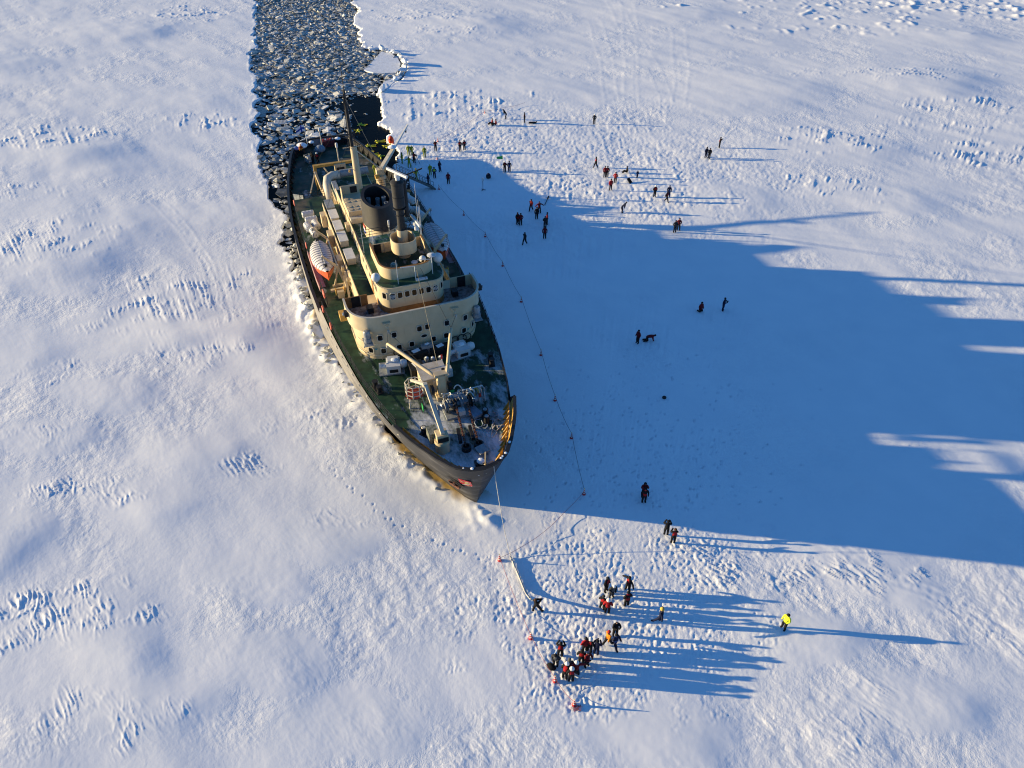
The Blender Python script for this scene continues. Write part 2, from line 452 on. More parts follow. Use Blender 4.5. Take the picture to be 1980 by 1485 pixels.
Hh += np.exp(-((SS - 1.2) / 1.6) ** 2 - (TT / 1.3) ** 2) * (0.05 + .25 * lum)
# lifted rim of the channel
chan = inpoly(X + gn(X / 7.3, Y / 5.3, 23) * 1.5 + np.abs(gn(X / 2.6, Y / 2.3, 24)) * 1.1 - .3, Y + gn(X / 4.1 + 7, Y / 4.1, 25) * .9, CHANNEL)
near_c = inpoly(X + 0.9, Y, CHANNEL) | inpoly(X - 0.9, Y, CHANNEL)
Hh += np.where(near_c & ~chan & (SS > 60), 0.06 * lum, 0)
Hh = np.where(chan, -1.7, Hh).astype(np.float32)

nr, nc = X.shape
co = np.stack([X, Y, Hh], -1).reshape(-1, 3).astype(np.float32)
ii = np.arange(nr * nc, dtype=np.int32).reshape(nr, nc)
q = np.stack([ii[:-1, :-1], ii[:-1, 1:], ii[1:, 1:], ii[1:, :-1]], -1).reshape(-1, 4)
keep = ~(chan[:-1, :-1] & chan[:-1, 1:] & chan[1:, 1:] & chan[1:, :-1]).reshape(-1)
q = q[keep]
me = bpy.data.meshes.new('snow_field')
me.vertices.add(nr * nc); me.vertices.foreach_set('co', co.ravel())
me.loops.add(q.size); me.loops.foreach_set('vertex_index', q.ravel())
me.polygons.add(len(q)); me.polygons.foreach_set('loop_start', np.arange(0, q.size, 4, dtype=np.int32))
me.polygons.foreach_set('loop_total', np.full(len(q), 4, np.int32))
me.polygons.foreach_set('use_smooth', np.ones(len(q), bool))
me.update(calc_edges=True)
# stains: yellow-brown ice scraped along the hull
st_ = sstep(2.5, 5, SS) * (1 - sstep(13, 17, SS)) * (1 - sstep(.35, 1.25, gapL + gn(X / 1.1, Y / 1.1, 26) * .5)) * (gapL > -2)
st_ += .7 * along * (gapL > -1.5) * (1 - sstep(.3, 1.3, gapL + gn(X / .9, Y / .9, 27) * .8)) * sstep(.0, .5, gn(X / 1.5, Y / 1.5, 28) + .1)
at_ = me.attributes.new('stain', 'FLOAT', 'POINT'); at_.data.foreach_set('value', np.clip(st_, 0, 1).astype(np.float32).ravel())
rg = np.clip(.25 + .75 * rough + .5 * tm, 0, 1.3) * (1 - .75 * sstep(.2, .7, smooth_m))
at_ = me.attributes.new('crust', 'FLOAT', 'POINT'); at_.data.foreach_set('value', rg.astype(np.float32).ravel())
snow_o = bpy.data.objects.new('snow_field', me); COL.objects.link(snow_o)
tag(snow_o, kind='structure')

def ground_z(x, y):
    i = int(np.clip(np.searchsorted(yr, y), 1, len(yr) - 1)); j = int(np.clip(np.searchsorted(uc * hw[i], x), 1, len(uc) - 1))
    z = float(max(Hh[i, j], Hh[i - 1, j - 1]))
    return z if z > -1 else 0.0
def gp(px, py):
    p = at(px, py); p.z = ground_z(p.x, p.y)
    return p

def snow_material():
    m = bpy.data.materials.new('snow'); m.use_nodes = True
    nt = m.node_tree; b = nt.nodes['Principled BSDF']
    b.inputs['Roughness'].default_value = 0.75
    b.inputs['Specular IOR Level'].default_value = 0.12
    tc = nt.nodes.new('ShaderNodeTexCoord')
    at1 = nt.nodes.new('ShaderNodeAttribute'); at1.attribute_name = 'stain'
    n1 = nt.nodes.new('ShaderNodeTexNoise'); n1.inputs['Scale'].default_value = .25; n1.inputs['Detail'].default_value = 5
    nt.links.new(tc.outputs['Object'], n1.inputs['Vector'])
    r1 = nt.nodes.new('ShaderNodeValToRGB')
    r1.color_ramp.elements[0].position = .3; r1.color_ramp.elements[0].color = (.82, .84, .855, 1)
    r1.color_ramp.elements[1].position = .7; r1.color_ramp.elements[1].color = (.875, .882, .885, 1)
    nt.links.new(n1.outputs[0], r1.inputs[0])
    mx = nt.nodes.new('ShaderNodeMixRGB'); mx.inputs[2].default_value = (.42, .27, .08, 1)
    nt.links.new(at1.outputs['Fac'], mx.inputs[0]); nt.links.new(r1.outputs[0], mx.inputs[1])
    nt.links.new(mx.outputs[0], b.inputs['Base Color'])
    h1 = nt.nodes.new('ShaderNodeTexNoise'); h1.inputs['Scale'].default_value = 3.4; h1.inputs['Detail'].default_value = 8; h1.inputs['Roughness'].default_value = .72
    nt.links.new(tc.outputs['Object'], h1.inputs['Vector'])
    bp = nt.nodes.new('ShaderNodeBump'); bp.inputs['Distance'].default_value = .06
    at2 = nt.nodes.new('ShaderNodeAttribute'); at2.attribute_name = 'crust'
    ml = nt.nodes.new('ShaderNodeMath'); ml.operation = 'MULTIPLY'; ml.inputs[1].default_value = .8
    nt.links.new(at2.outputs['Fac'], ml.inputs[0]); nt.links.new(ml.outputs[0], bp.inputs['Strength'])
    h2 = nt.nodes.new('ShaderNodeTexNoise'); h2.inputs['Scale'].default_value = 1.15; h2.inputs['Detail'].default_value = 6; h2.inputs['Roughness'].default_value = .68
    nt.links.new(tc.outputs['Object'], h2.inputs['Vector'])
    m3 = nt.nodes.new('ShaderNodeMath'); m3.operation = 'MULTIPLY_ADD'; m3.inputs[1].default_value = 1.6
    nt.links.new(h2.outputs[0], m3.inputs[0]); nt.links.new(h1.outputs[0], m3.inputs[2])
    nt.links.new(m3.outputs[0], bp.inputs['Height']); nt.links.new(bp.outputs[0], b.inputs['Normal'])
    return m
SNOW = snow_material()
me.materials.append(SNOW)

# ------------------------------------------------------------------ water of the channel
wm = bpy.data.materials.new('sea_water'); wm.use_nodes = True
b = wm.node_tree.nodes['Principled BSDF']
b.inputs['Base Color'].default_value = (.004, .006, .008, 1); b.inputs['Roughness'].default_value = .2
b.inputs['IOR'].default_value = 1.1; b.inputs['Specular IOR Level'].default_value = .15
tx = wm.node_tree.nodes.new('ShaderNodeTexNoise'); tx.inputs['Scale'].default_value = 1.5; tx.inputs['Detail'].default_value = 4
tcw = wm.node_tree.nodes.new('ShaderNodeTexCoord'); wm.node_tree.links.new(tcw.outputs['Object'], tx.inputs['Vector'])
bw = wm.node_tree.nodes.new('ShaderNodeBump'); bw.inputs['Strength'].default_value = .12; bw.inputs['Distance'].default_value = .1
wm.node_tree.links.new(tx.outputs[0], bw.inputs['Height']); wm.node_tree.links.new(bw.outputs[0], b.inputs['Normal'])
P = [sw(-4, -14), sw(-4, 14), sw(60, 26), sw(1200, 60), sw(1200, -80), sw(60, -22)]
w_ = MB(); w_.add([(p.x, p.y, WATER_Z) for p in P], [tuple(range(len(P)))])
tag(w_.build('sea_water', wm), kind='structure')
# ------------------------------------------------------------------ brash ice in the channel
def ice_material(name, use_attr):
    m = bpy.data.materials.new(name); m.use_nodes = True
    nt = m.node_tree; b = nt.nodes['Principled BSDF']
    b.inputs['Roughness'].default_value = .45; b.inputs['Specular IOR Level'].default_value = .3
    if use_attr:
        src = nt.nodes.new('ShaderNodeAttribute'); src.attribute_name = 'tint'; out = src.outputs['Fac']
    else:
        src = nt.nodes.new('ShaderNodeObjectInfo'); out = src.outputs['Random']
    rp = nt.nodes.new('ShaderNodeValToRGB'); cr = rp.color_ramp
    cr.elements[0].position = 0; cr.elements[0].color = (.17, .172, .155, 1)
    cr.elements[1].position = 1; cr.elements[1].color = (.74, .75, .75, 1)
    for p, c in ((.25, (.34, .342, .315, 1)), (.5, (.44, .44, .40, 1)), (.72, (.58, .585, .57, 1)), (.86, (.58, .55, .45, 1))):
        e = cr.elements.new(p); e.color = c
    nt.links.new(out, rp.inputs[0])
    ge = nt.nodes.new('ShaderNodeNewGeometry'); tc = nt.nodes.new('ShaderNodeTexCoord')
    n = nt.nodes.new('ShaderNodeTexNoise'); n.inputs['Scale'].default_value = 2.2; n.inputs['Detail'].default_value = 6
    nt.links.new(ge.outputs['Position'], n.inputs['Vector'])
    mr = nt.nodes.new('ShaderNodeMapRange'); mr.inputs['From Min'].default_value = .35; mr.inputs['From Max'].default_value = .75
    mr.inputs['To Min'].default_value = .55; mr.inputs['To Max'].default_value = 1.35
    nt.links.new(n.outputs[0], mr.inputs['Value'])
    mx = nt.nodes.new('ShaderNodeMixRGB'); mx.blend_type = 'MULTIPLY'; mx.inputs[0].default_value = 1
    nt.links.new(rp.outputs[0], mx.inputs[1]); nt.links.new(mr.outputs[0], mx.inputs[2])
    nt.links.new(mx.outputs[0], b.inputs['Base Color'])
    bp = nt.nodes.new('ShaderNodeBump'); bp.inputs['Strength'].default_value = .5; bp.inputs['Distance'].default_value = .08
    nt.links.new(n.outputs[0], bp.inputs['Height']); nt.links.new(bp.outputs[0], b.inputs['Normal'])
    return m
ICE_O, ICE_A = ice_material('brash_ice_piece', False), ice_material('brash_ice_mass', True)

def chunk(seed, flat=.5, n=13):
    """an angular lump of ice about 1 m across"""
    rs = random.Random(seed); bm = bmesh.new()
    for _ in range(n):
        v = Vector((rs.gauss(0, 1), rs.gauss(0, 1), rs.gauss(0, 1))).normalized() * rs.uniform(.42, .58)
        bm.verts.new((v.x * rs.uniform(.8, 1.2), v.y, v.z * flat))
    r = bmesh.ops.convex_hull(bm, input=bm.verts[:])
    bmesh.ops.delete(bm, geom=[g for g in r['geom_interior'] if isinstance(g, bmesh.types.BMVert)], context='VERTS')
    bmesh.ops.recalc_face_normals(bm, faces=bm.faces[:])
    me = bpy.data.meshes.new('ice_chunk'); bm.to_mesh(me); bm.free()
    return me
CH = [chunk(k, flat=(.28 + .05 * (k % 8)), n=12 + (k % 5) * 2) for k in range(16)]
for m in CH: m.materials.append(ICE_O)

def in_ch(x, y): return bool(inpoly(np.array([x]), np.array([y]), CHANNEL)[0])
HULLP = [(sw(s, -interp(WL_HB, s) - .35).x, sw(s, -interp(WL_HB, s) - .35).y) for s in range(3, 82, 3)] + [(sw(s, interp(WL_HB, s) + .35).x, sw(s, interp(WL_HB, s) + .35).y) for s in range(81, 2, -3)]
OPEN_W = [[(at(*p).x, at(*p).y) for p in poly] for poly in ([(690, 186), (716, 184), (734, 190), (738, 226), (748, 258), (757, 290), (768, 335), (775, 350), (690, 332), (674, 300), (678, 264), (682, 238), (668, 214), (650, 204)], [(500, 330), (520, 345), (536, 372), (532, 388), (506, 352)])]
FLOE_P = [[(at(*p).x, at(*p).y) for p in q] for q in ([(703, 136), (716, 124), (737, 101), (757, 104), (768, 112), (774, 122), (772, 134), (765, 141), (740, 142), (722, 141)], [(735, 172), (742, 160), (760, 152), (772, 146), (778, 148), (764, 158), (750, 170), (740, 178)])]
cand = []
pts = np.array(CHANNEL[:len(edge_left)] + CHANNEL[-len(edge_right) - 2:-2])
x0, x1 = pts[:, 0].min() - 1, pts[:, 0].max() + 1; y0, y1 = pts[:, 1].min() - 40, 262
def region_size(y):            # lumps are larger and looser close to the stern
    return float(np.interp(y, [90, 135, 158, 185, 260], [1.1, 1.08, .88, .70, .76]))
y = y0
while y < y1:
    sz = region_size(y); st = sz * (.78 if y < 160 else .64)
    xs = np.arange(x0, x1, st)
    xs = xs + RNG.uniform(-.45, .45, len(xs)) * st; ys = y + RNG.uniform(-.45, .45, len(xs)) * st
    ok = inpoly(xs + .2, ys, CHANNEL) & ~inpoly(xs, ys, HULLP)
    for x, yy in zip(xs[ok], ys[ok]):
        op = any(bool(inpoly(np.array([x]), np.array([yy]), P)[0]) for P in OPEN_W)
        if any(bool(inpoly(np.array([x]), np.array([yy]), P)[0]) for P in FLOE_P): continue
        if op and random.random() > .035: continue
        if yy < 160 and random.random() < .10: continue
        s_ = sz * float(np.clip(RNG.lognormal(-.22, .58), .3, 2.6)) * (.35 if op else 1)
        cand.append((x, yy, s_))
    y += st
for _ in range(46):      # a few wide slabs among the rubble
    yy = random.uniform(118, 235); x = random.uniform(x0, x1)
    if in_ch(x, yy) and in_ch(x + 1.6, yy) and in_ch(x - 1.6, yy) and not any(bool(inpoly(np.array([x]), np.array([yy]), P)[0]) for P in OPEN_W + FLOE_P + [HULLP]): cand.append((x, yy, random.uniform(1.9, 3.1)))
cand.sort(key=lambda c: -c[2] * (120.0 / c[1]))
def place(i, c):
    r = random.Random(i * 7 + 3)
    big = c[2]
    M_ = Euler((r.gauss(0, .22), r.gauss(0, .22), r.uniform(0, 6.3))).to_matrix() @ Matrix.Diagonal((big * r.uniform(.8, 1.35), big * r.uniform(.7, 1.1), big * (r.uniform(.5, .95) if big < 1.85 else r.uniform(.22, .4))))
    return M_, Vector((c[0], c[1], WATER_Z + r.uniform(-.05, .16) * min(big, 1.4)))
for i, c in enumerate(cand[:300]):
    M_, p = place(i, c)
    o = bpy.data.objects.new('ice_floe', CH[i % len(CH)])
    o.matrix_world = Matrix.Translation(p) @ M_.to_4x4()
    COL.objects.link(o)
    tag(o, 'angular grey-white lump of broken ice floating in the channel astern of the ship', 'ice floe', 'broken ice lumps in the channel')
base = []
for m in CH:
    v = np.array([x.co[:] for x in m.vertices]); f = [tuple(p.vertices) for p in m.polygons]; base.append((v, f))
bv, bf, bt = [], [], []; k0 = 0
for i, c in enumerate(cand[300:]):
    v, f = base[i % 16]; M_, p = place(i + 300, c)
    w = v @ np.array(M_).T + np.array(p)
    bv.append(w); bf += [tuple(a + k0 for a in q) for q in f]; bt += [random.random()] * len(v); k0 += len(v)
me = bpy.data.meshes.new('brash_ice'); me.from_pydata(np.concatenate(bv).tolist(), [], bf)
at_ = me.attributes.new('tint', 'FLOAT', 'POINT'); at_.data.foreach_set('value', np.array(bt, np.float32))
me.materials.append(ICE_A)
bo = bpy.data.objects.new('brash_ice', me); COL.objects.link(bo)
tag(bo, 'dense mass of small broken ice filling the channel behind the ship', 'brash ice', kind='stuff')

# flat floe lying in the notch of the channel, its broken rim and the blocks heaved up round it
ISN = mat('ice_snow', (.76, .79, .83), .7, var=.12, vscale=1.2, bump=.4, bscale=6)
fl_ = [at(*p, -.1) for p in [(703, 136), (716, 124), (737, 101), (757, 104), (768, 112), (774, 122), (772, 134), (765, 141), (740, 142), (722, 141)]]
m = MB().prism([(p.x, p.y) for p in fl_], WATER_Z - .1, -.02)
tag(m.build('flat_floe', ISN), 'wide flat snow-covered floe lying in the notch of the channel edge', 'ice floe')
fl_ = [at(*p, -.1) for p in [(735, 172), (742, 160), (760, 152), (772, 146), (778, 148), (764, 158), (750, 170), (740, 178)]]
m = MB().prism([(p.x, p.y) for p in fl_], WATER_Z - .1, .05)
tag(m.build('flat_floe', ISN), 'narrow tilted floe below the notch, wedged against the snow edge', 'ice floe')
CHS = [chunk(40 + k, .6, 12) for k in range(8)]
for c_ in CHS: c_.materials.append(ISN)
rs = random.Random(9)
rim_px = [(740, 97), (748, 99), (754, 101), (760, 103), (766, 105), (771, 108), (775, 112), (779, 116), (782, 121), (783, 127), (782, 133), (779, 139), (776, 144), (770, 147), (763, 149), (780, 112), (786, 124), (773, 106), (765, 155), (758, 160), (748, 168), (740, 176), (722, 93), (715, 97)]
for k, (px, py) in enumerate(rim_px):
    p = at(px + rs.uniform(-1.5, 1.5), py + rs.uniform(-1, 1))
    o = bpy.data.objects.new('heaved_ice_block', CHS[k % 8]); o.location = (p.x, p.y, .2 + rs.uniform(0, .25))
    o.rotation_euler = (rs.uniform(-.9, .9), rs.uniform(-.9, .9), rs.uniform(0, 6)); q_ = rs.choice((.8, 1.1, 1.5, 2.0, 2.8)) * rs.uniform(.85, 1.15); o.scale = (q_, q_ * .8, q_ * rs.uniform(.55, 1.0)); COL.objects.link(o)
    tag(o, 'white ice block heaved up round the notch in the channel edge', 'ice block', 'heaved ice blocks round the notch')
# rubble squeezed up between the ice sheet and the sunlit side of the hull
ISD = mat('rubble_ice', (.48, .50, .50), .6, var=.15, vscale=1.5, col2=(.42, .39, .30), bump=.4, bscale=5)
CHR = [chunk(60 + k, .7, 13) for k in range(8)]
for c_ in CHR: c_.materials.append(ISD)
for k in range(64):
    s = rs.uniform(27, 63); g = abs(rs.gauss(.25, .55)) + .1
    p = sw(s, -interp(WL_HB, s) - g)
    big = rs.uniform(.5, 1.35) * (1.5 if 36 < s < 40 else 1) * (1 - .25 * g)
    o = bpy.data.objects.new('rubble_block', CHR[k % 8]); o.location = (p.x, p.y, max(.05, ground_z(p.x, p.y) * .8) + .05)
    o.rotation_euler = (rs.uniform(-.7, .7), rs.uniform(-.7, .7), rs.uniform(0, 6)); o.scale = (big, big * .8, big * .75); COL.objects.link(o)
    tag(o, 'sunlit block of ice rubble squeezed up along the side of the hull', 'ice block', 'ice rubble along the hull')
for k in range(20):
    s = rs.uniform(5, 27); g = abs(rs.gauss(.3, .4)) + .25
    p = sw(s, -interp(WL_HB, s) - g); big = rs.uniform(.25, .7)
    o = bpy.data.objects.new('rubble_block', CHR[k % 8]); o.location = (p.x, p.y, max(.05, ground_z(p.x, p.y) * .8))
    o.rotation_euler = (rs.uniform(-.7, .7), rs.uniform(-.7, .7), rs.uniform(0, 6)); o.scale = (big * 1.3, big, big * .6); COL.objects.link(o)
    tag(o, 'small broken ice block lying against the sunlit bow plating', 'ice block', 'small ice blocks along the bow')

# grey slush between the lumps farther astern
sl_m = mat('slush', (.44, .44, .41), .6, var=.5, vscale=1.6, col2=(.14, .142, .135), bump=.6, bscale=3)
sp_ = [(488, 150), (498, 172), (560, 186), (640, 190), (690, 180), (735, 172), (700, 140), (715, 108), (700, 90), (690, 40), (684, 0), (495, 0), (494, 70)]
P = [at(px, py, WATER_Z) for px, py in sp_]
far2 = [(P[10].x - 340, P[10].y + 900), (P[11].x - 340, P[11].y + 900)]
so = MB(); so.add([(p.x, p.y, WATER_Z + .01) for p in P[:11]] + [(x, y, WATER_Z + .01) for x, y in far2] + [(p.x, p.y, WATER_Z + .01) for p in P[11:]], [tuple(range(15))])
tag(so.build('slush', sl_m), 'grey slush between the ice lumps far astern', 'slush', kind='stuff')
# ------------------------------------------------------------------ ship materials
def deck_material(name, base, snow_amt, dirt=None):
    m = bpy.data.materials.new(name); m.use_nodes = True
    nt = m.node_tree; b = nt.nodes['Principled BSDF']
    b.inputs['Roughness'].default_value = .6; b.inputs['Specular IOR Level'].default_value = .25
    tc = nt.nodes.new('ShaderNodeTexCoord')
    mp = nt.nodes.new('ShaderNodeMapping'); mp.inputs['Scale'].default_value = (.5, 1.0, 1.0)
    nt.links.new(tc.outputs['Object'], mp.inputs['Vector'])
    n0 = nt.nodes.new('ShaderNodeTexNoise'); n0.inputs['Scale'].default_value = 1.1; n0.inputs['Detail'].default_value = 5
    nt.links.new(tc.outputs['Object'], n0.inputs['Vector'])
    r0 = nt.nodes.new('ShaderNodeValToRGB')
    r0.color_ramp.elements[0].position = .35; r0.color_ramp.elements[0].color = (*[v * .55 for v in base], 1)
    r0.color_ramp.elements[1].position = .65; r0.color_ramp.elements[1].color = (*[v * 1.25 for v in base], 1)
    nt.links.new(n0.outputs[0], r0.inputs[0])
    n1 = nt.nodes.new('ShaderNodeTexNoise'); n1.inputs['Scale'].default_value = .42; n1.inputs['Detail'].default_value = 9; n1.inputs['Roughness'].default_value = .72
    nt.links.new(mp.outputs[0], n1.inputs['Vector'])
    # more snow towards the stem (object x runs forward, 0 at the stem head)
    sx = nt.nodes.new('ShaderNodeSeparateXYZ'); nt.links.new(tc.outputs['Object'], sx.inputs[0])
    mr = nt.nodes.new('ShaderNodeMapRange')
    mr.inputs['From Min'].default_value = -19; mr.inputs['From Max'].default_value = -2
    mr.inputs['To Min'].default_value = 0; mr.inputs['To Max'].default_value = snow_amt
    nt.links.new(sx.outputs[0], mr.inputs['Value'])
    ad = nt.nodes.new('ShaderNodeMath'); ad.operation = 'ADD'
    nt.links.new(n1.outputs[0], ad.inputs[0]); nt.links.new(mr.outputs[0], ad.inputs[1])
    r1 = nt.nodes.new('ShaderNodeValToRGB')
    r1.color_ramp.elements[0].position = .56; r1.color_ramp.elements[0].color = (0, 0, 0, 1)
    r1.color_ramp.elements[1].position = .74; r1.color_ramp.elements[1].color = (.85, .85, .85, 1)
    nt.links.new(ad.outputs[0], r1.inputs[0])
    mx = nt.nodes.new('ShaderNodeMixRGB'); mx.inputs[2].default_value = (.72, .74, .78, 1)
    nt.links.new(r1.outputs[0], mx.inputs[0]); nt.links.new(r0.outputs[0], mx.inputs[1])
    last = mx
    if dirt:
        n2 = nt.nodes.new('ShaderNodeTexNoise'); n2.inputs['Scale'].default_value = .35; n2.inputs['Detail'].default_value = 7
        nt.links.new(tc.outputs['Object'], n2.inputs['Vector'])
        r2 = nt.nodes.new('ShaderNodeValToRGB')
        r2.color_ramp.elements[0].position = .5; r2.color_ramp.elements[0].color = (0, 0, 0, 1)
        r2.color_ramp.elements[1].position = .66; r2.color_ramp.elements[1].color = (.75, .75, .75, 1)
        nt.links.new(n2.outputs[0], r2.inputs[0])
        m2 = nt.nodes.new('ShaderNodeMixRGB'); m2.inputs[2].default_value = (*dirt, 1)
        nt.links.new(r2.outputs[0], m2.inputs[0]); nt.links.new(mx.outputs[0], m2.inputs[1]); last = m2
    nt.links.new(last.outputs[0], b.inputs['Base Color'])
    return m

def hull_material():
    m = bpy.data.materials.new('hull_paint'); m.use_nodes = True
    nt = m.node_tree; b = nt.nodes['Principled BSDF']
    b.inputs['Roughness'].default_value = .5; b.inputs['Specular IOR Level'].default_value = .3
    tc = nt.nodes.new('ShaderNodeTexCoord')
    mp = nt.nodes.new('ShaderNodeMapping'); mp.inputs['Scale'].default_value = (.35, .35, 1.6)
    nt.links.new(tc.outputs['Object'], mp.inputs['Vector'])
    n0 = nt.nodes.new('ShaderNodeTexNoise'); n0.inputs['Scale'].default_value = 1.0; n0.inputs['Detail'].default_value = 8; n0.inputs['Roughness'].default_value = .65
    nt.links.new(mp.outputs[0], n0.inputs['Vector'])
    sx = nt.nodes.new('ShaderNodeSeparateXYZ'); nt.links.new(tc.outputs['Object'], sx.inputs[0])
    mr = nt.nodes.new('ShaderNodeMapRange')          # rime frozen on the plates amidships, worn bare at the bow
    mr.inputs['From Min'].default_value = -8; mr.inputs['From Max'].default_value = -24
    mr.inputs['To Min'].default_value = -.16; mr.inputs['To Max'].default_value = .22
    nt.links.new(sx.outputs[0], mr.inputs['Value'])
    ad = nt.nodes.new('ShaderNodeMath'); ad.operation = 'ADD'
    nt.links.new(n0.outputs[0], ad.inputs[0]); nt.links.new(mr.outputs[0], ad.inputs[1])
    r1 = nt.nodes.new('ShaderNodeValToRGB')
    r1.color_ramp.elements[0].position = .35; r1.color_ramp.elements[0].color = (.028, .027, .027, 1)
    r1.color_ramp.elements[1].position = .75; r1.color_ramp.elements[1].color = (.24, .23, .22, 1)
    nt.links.new(ad.outputs[0], r1.inputs[0])
    nt.links.new(r1.outputs[0], b.inputs['Base Color'])
    return m

def cream_material():
    m = bpy.data.materials.new('cream_paint'); m.use_nodes = True
    nt = m.node_tree; b = nt.nodes['Principled BSDF']
    b.inputs['Roughness'].default_value = .5; b.inputs['Specular IOR Level'].default_value = .3
    tc = nt.nodes.new('ShaderNodeTexCoord')
    def noise(scale, vec, det=6):
        n = nt.nodes.new('ShaderNodeTexNoise'); n.inputs['Scale'].default_value = scale; n.inputs['Detail'].default_value = det; n.inputs['Roughness'].default_value = .65
        nt.links.new(vec, n.inputs['Vector']); return n
    mp = nt.nodes.new('ShaderNodeMapping'); mp.inputs['Scale'].default_value = (5, 5, .35); nt.links.new(tc.outputs['Object'], mp.inputs['Vector'])
    n1 = noise(.9, tc.outputs['Object']); n2 = noise(1.0, mp.outputs[0], 5)
    r1 = nt.nodes.new('ShaderNodeValToRGB'); r1.color_ramp.elements[0].position = .33; r1.color_ramp.elements[0].color = (.50, .405, .255, 1); r1.color_ramp.elements[1].position = .66; r1.color_ramp.elements[1].color = (.585, .475, .305, 1)
    nt.links.new(n1.outputs[0], r1.inputs[0])
    r2 = nt.nodes.new('ShaderNodeValToRGB'); r2.color_ramp.elements[0].position = .60; r2.color_ramp.elements[0].color = (0, 0, 0, 1); r2.color_ramp.elements[1].position = .80; r2.color_ramp.elements[1].color = (.55, .55, .55, 1)
    nt.links.new(n2.outputs[0], r2.inputs[0])
    mx = nt.nodes.new('ShaderNodeMixRGB'); mx.inputs[2].default_value = (.26, .17, .09, 1)      # rust runs
    nt.links.new(r2.outputs[0], mx.inputs[0]); nt.links.new(r1.outputs[0], mx.inputs[1]); nt.links.new(mx.outputs[0], b.inputs['Base Color'])
    wv = nt.nodes.new('ShaderNodeTexWave'); wv.bands_direction = 'Z'; wv.inputs['Scale'].default_value = .26; wv.inputs['Distortion'].default_value = .15      # weld seams and slight plate dishing
    wv2 = nt.nodes.new('ShaderNodeTexWave'); wv2.bands_direction = 'Y'; wv2.inputs['Scale'].default_value = .22; wv2.inputs['Distortion'].default_value = .4
    for w_ in (wv, wv2): nt.links.new(tc.outputs['Object'], w_.inputs['Vector'])
    av = nt.nodes.new('ShaderNodeMath'); av.operation = 'ADD'; nt.links.new(wv.outputs['Fac'], av.inputs[0]); nt.links.new(wv2.outputs['Fac'], av.inputs[1])
    bp = nt.nodes.new('ShaderNodeBump'); bp.inputs['Strength'].default_value = .5; bp.inputs['Distance'].default_value = .03
    nt.links.new(av.outputs[0], bp.inputs['Height']); nt.links.new(bp.outputs[0], b.inputs['Normal'])
    return m
CREAM = cream_material()
CREAM_L = mat('pale_paint', (.55, .50, .40), .5, var=.12, vscale=2)
YEL = mat('ochre_paint', (.50, .30, .07), .55, var=.2, vscale=2)
WHITE = mat('white_paint', (.62, .62, .60), .45, var=.1, vscale=2)
GREYM = mat('grey_paint', (.25, .27, .28), .5, var=.25, vscale=3)
BLACK = mat('black_paint', (.018, .018, .019), .5, var=.3, vscale=2)
DKGREY = mat('soot_black', (.03, .029, .028), .6, var=.35, vscale=.8)
HULL = hull_material()
GREEN = deck_material('deck_green', (.017, .052, .025), .20)
GREEN_D = deck_material('deck_green_slush', (.020, .048, .024), .0, (.15, .115, .085))
ROOFG = deck_material('roof_green', (.024, .075, .040), .0)
WOOD = mat('deck_brown', (.11, .075, .06), .7, var=.5, vscale=3, col2=(.30, .28, .27))
ORANGE_BROWN = mat('orange_brown', (.30, .15, .05), .6, var=.25, vscale=2)
PINK = mat('faded_red_plate', (.32, .15, .15), .6, var=.2, vscale=1.5, col2=(.36, .30, .30))
RED = mat('red_paint', (.50, .05, .03), .5, var=.2)
ORANGE = mat('orange_hull', (.62, .10, .025), .45, var=.15)
CANV = mat('white_canvas', (.62, .60, .60), .75, var=.1, vscale=2)
GLASS = mat('dark_glass', (.006, .007, .008), .2, spec=.22)
RUST = mat('rusty_chain', (.16, .07, .045), .8, var=.4, vscale=6)
ROPE = mat('pale_rope', (.48, .46, .42), .85, var=.2, vscale=8)
DROPE = mat('dark_rope', (.05, .05, .055), .85)
GREENP = mat('green_cloth', (.02, .25, .07), .7, var=.2)
STEEL = mat('bare_steel', (.30, .31, .32), .45, metal=.4, var=.2)
TEAL = mat('teal_mark', (.06, .28, .30), .6)
BLUEF = mat('flag_blue', (.01, .04, .28), .7)
WHITEF = mat('flag_white', (.70, .70, .72), .75)

ship = empty('icebreaker', (SHIP0.x, SHIP0.y, 0), R(SHIP_ANG))
tag(ship, 'large black-hulled icebreaker with cream superstructure and green decks frozen into the ice', 'ship')
def S(s, t, z=0.0):
    return (-s, t, z)

# ------------------------------------------------------------------ hull
def zf(s):                                   # forecastle deck with a little sheer
    return 5.5 + 0.5 * max(0.0, (15 - s) / 15) ** 2
Z_MAIN = 2.3
LOA = 83.6
KU = 79.2 / LOA
def ztop(s):
    if s < 7.8: return 6.75 + 0.45 * (1 - s / 7.8)
    if s < 8.4: return 6.75 + (zf(8.4) - 6.75) * (s - 7.8) / .6
    if s < 29.5: return zf(s)
    if s < 30.6: return 5.5 + (4.15 - 5.5) * (s - 29.5) / 1.1
    if s > 48: return 4.15 - 0.75 * min(1, (s - 48) / 24)
    return 4.15
def hull_pt(u, z, side=1):
    s0 = 2.7 * (1 - z / 7.2) if z > 0 else 2.7 - z * .6
    s1 = 82.4 + 1.2 * min(1.0, max(0, z) / 3.4)
    k = max(0.0, z / 5.8) ** .85
    hb = interp(WL_HB, 2.7 + 79.7 * u) * (1 - min(k, 1.12)) + interp(DECK_HB, LOA * u) * min(k, 1.12)
    if z < 0: hb *= 1 + .12 * z / 1.6
    return (s0 + (s1 - s0) * u, side * hb, z)
def hbz(s, z):                               # half breadth of the shell at height z
    s0 = 2.7 * (1 - z / 7.2); s1 = 82.4 + 1.2 * min(1.0, max(0, z) / 3.4)
    return hull_pt(min(1.0, max(0.0, (s - s0) / (s1 - s0))), z)[1]
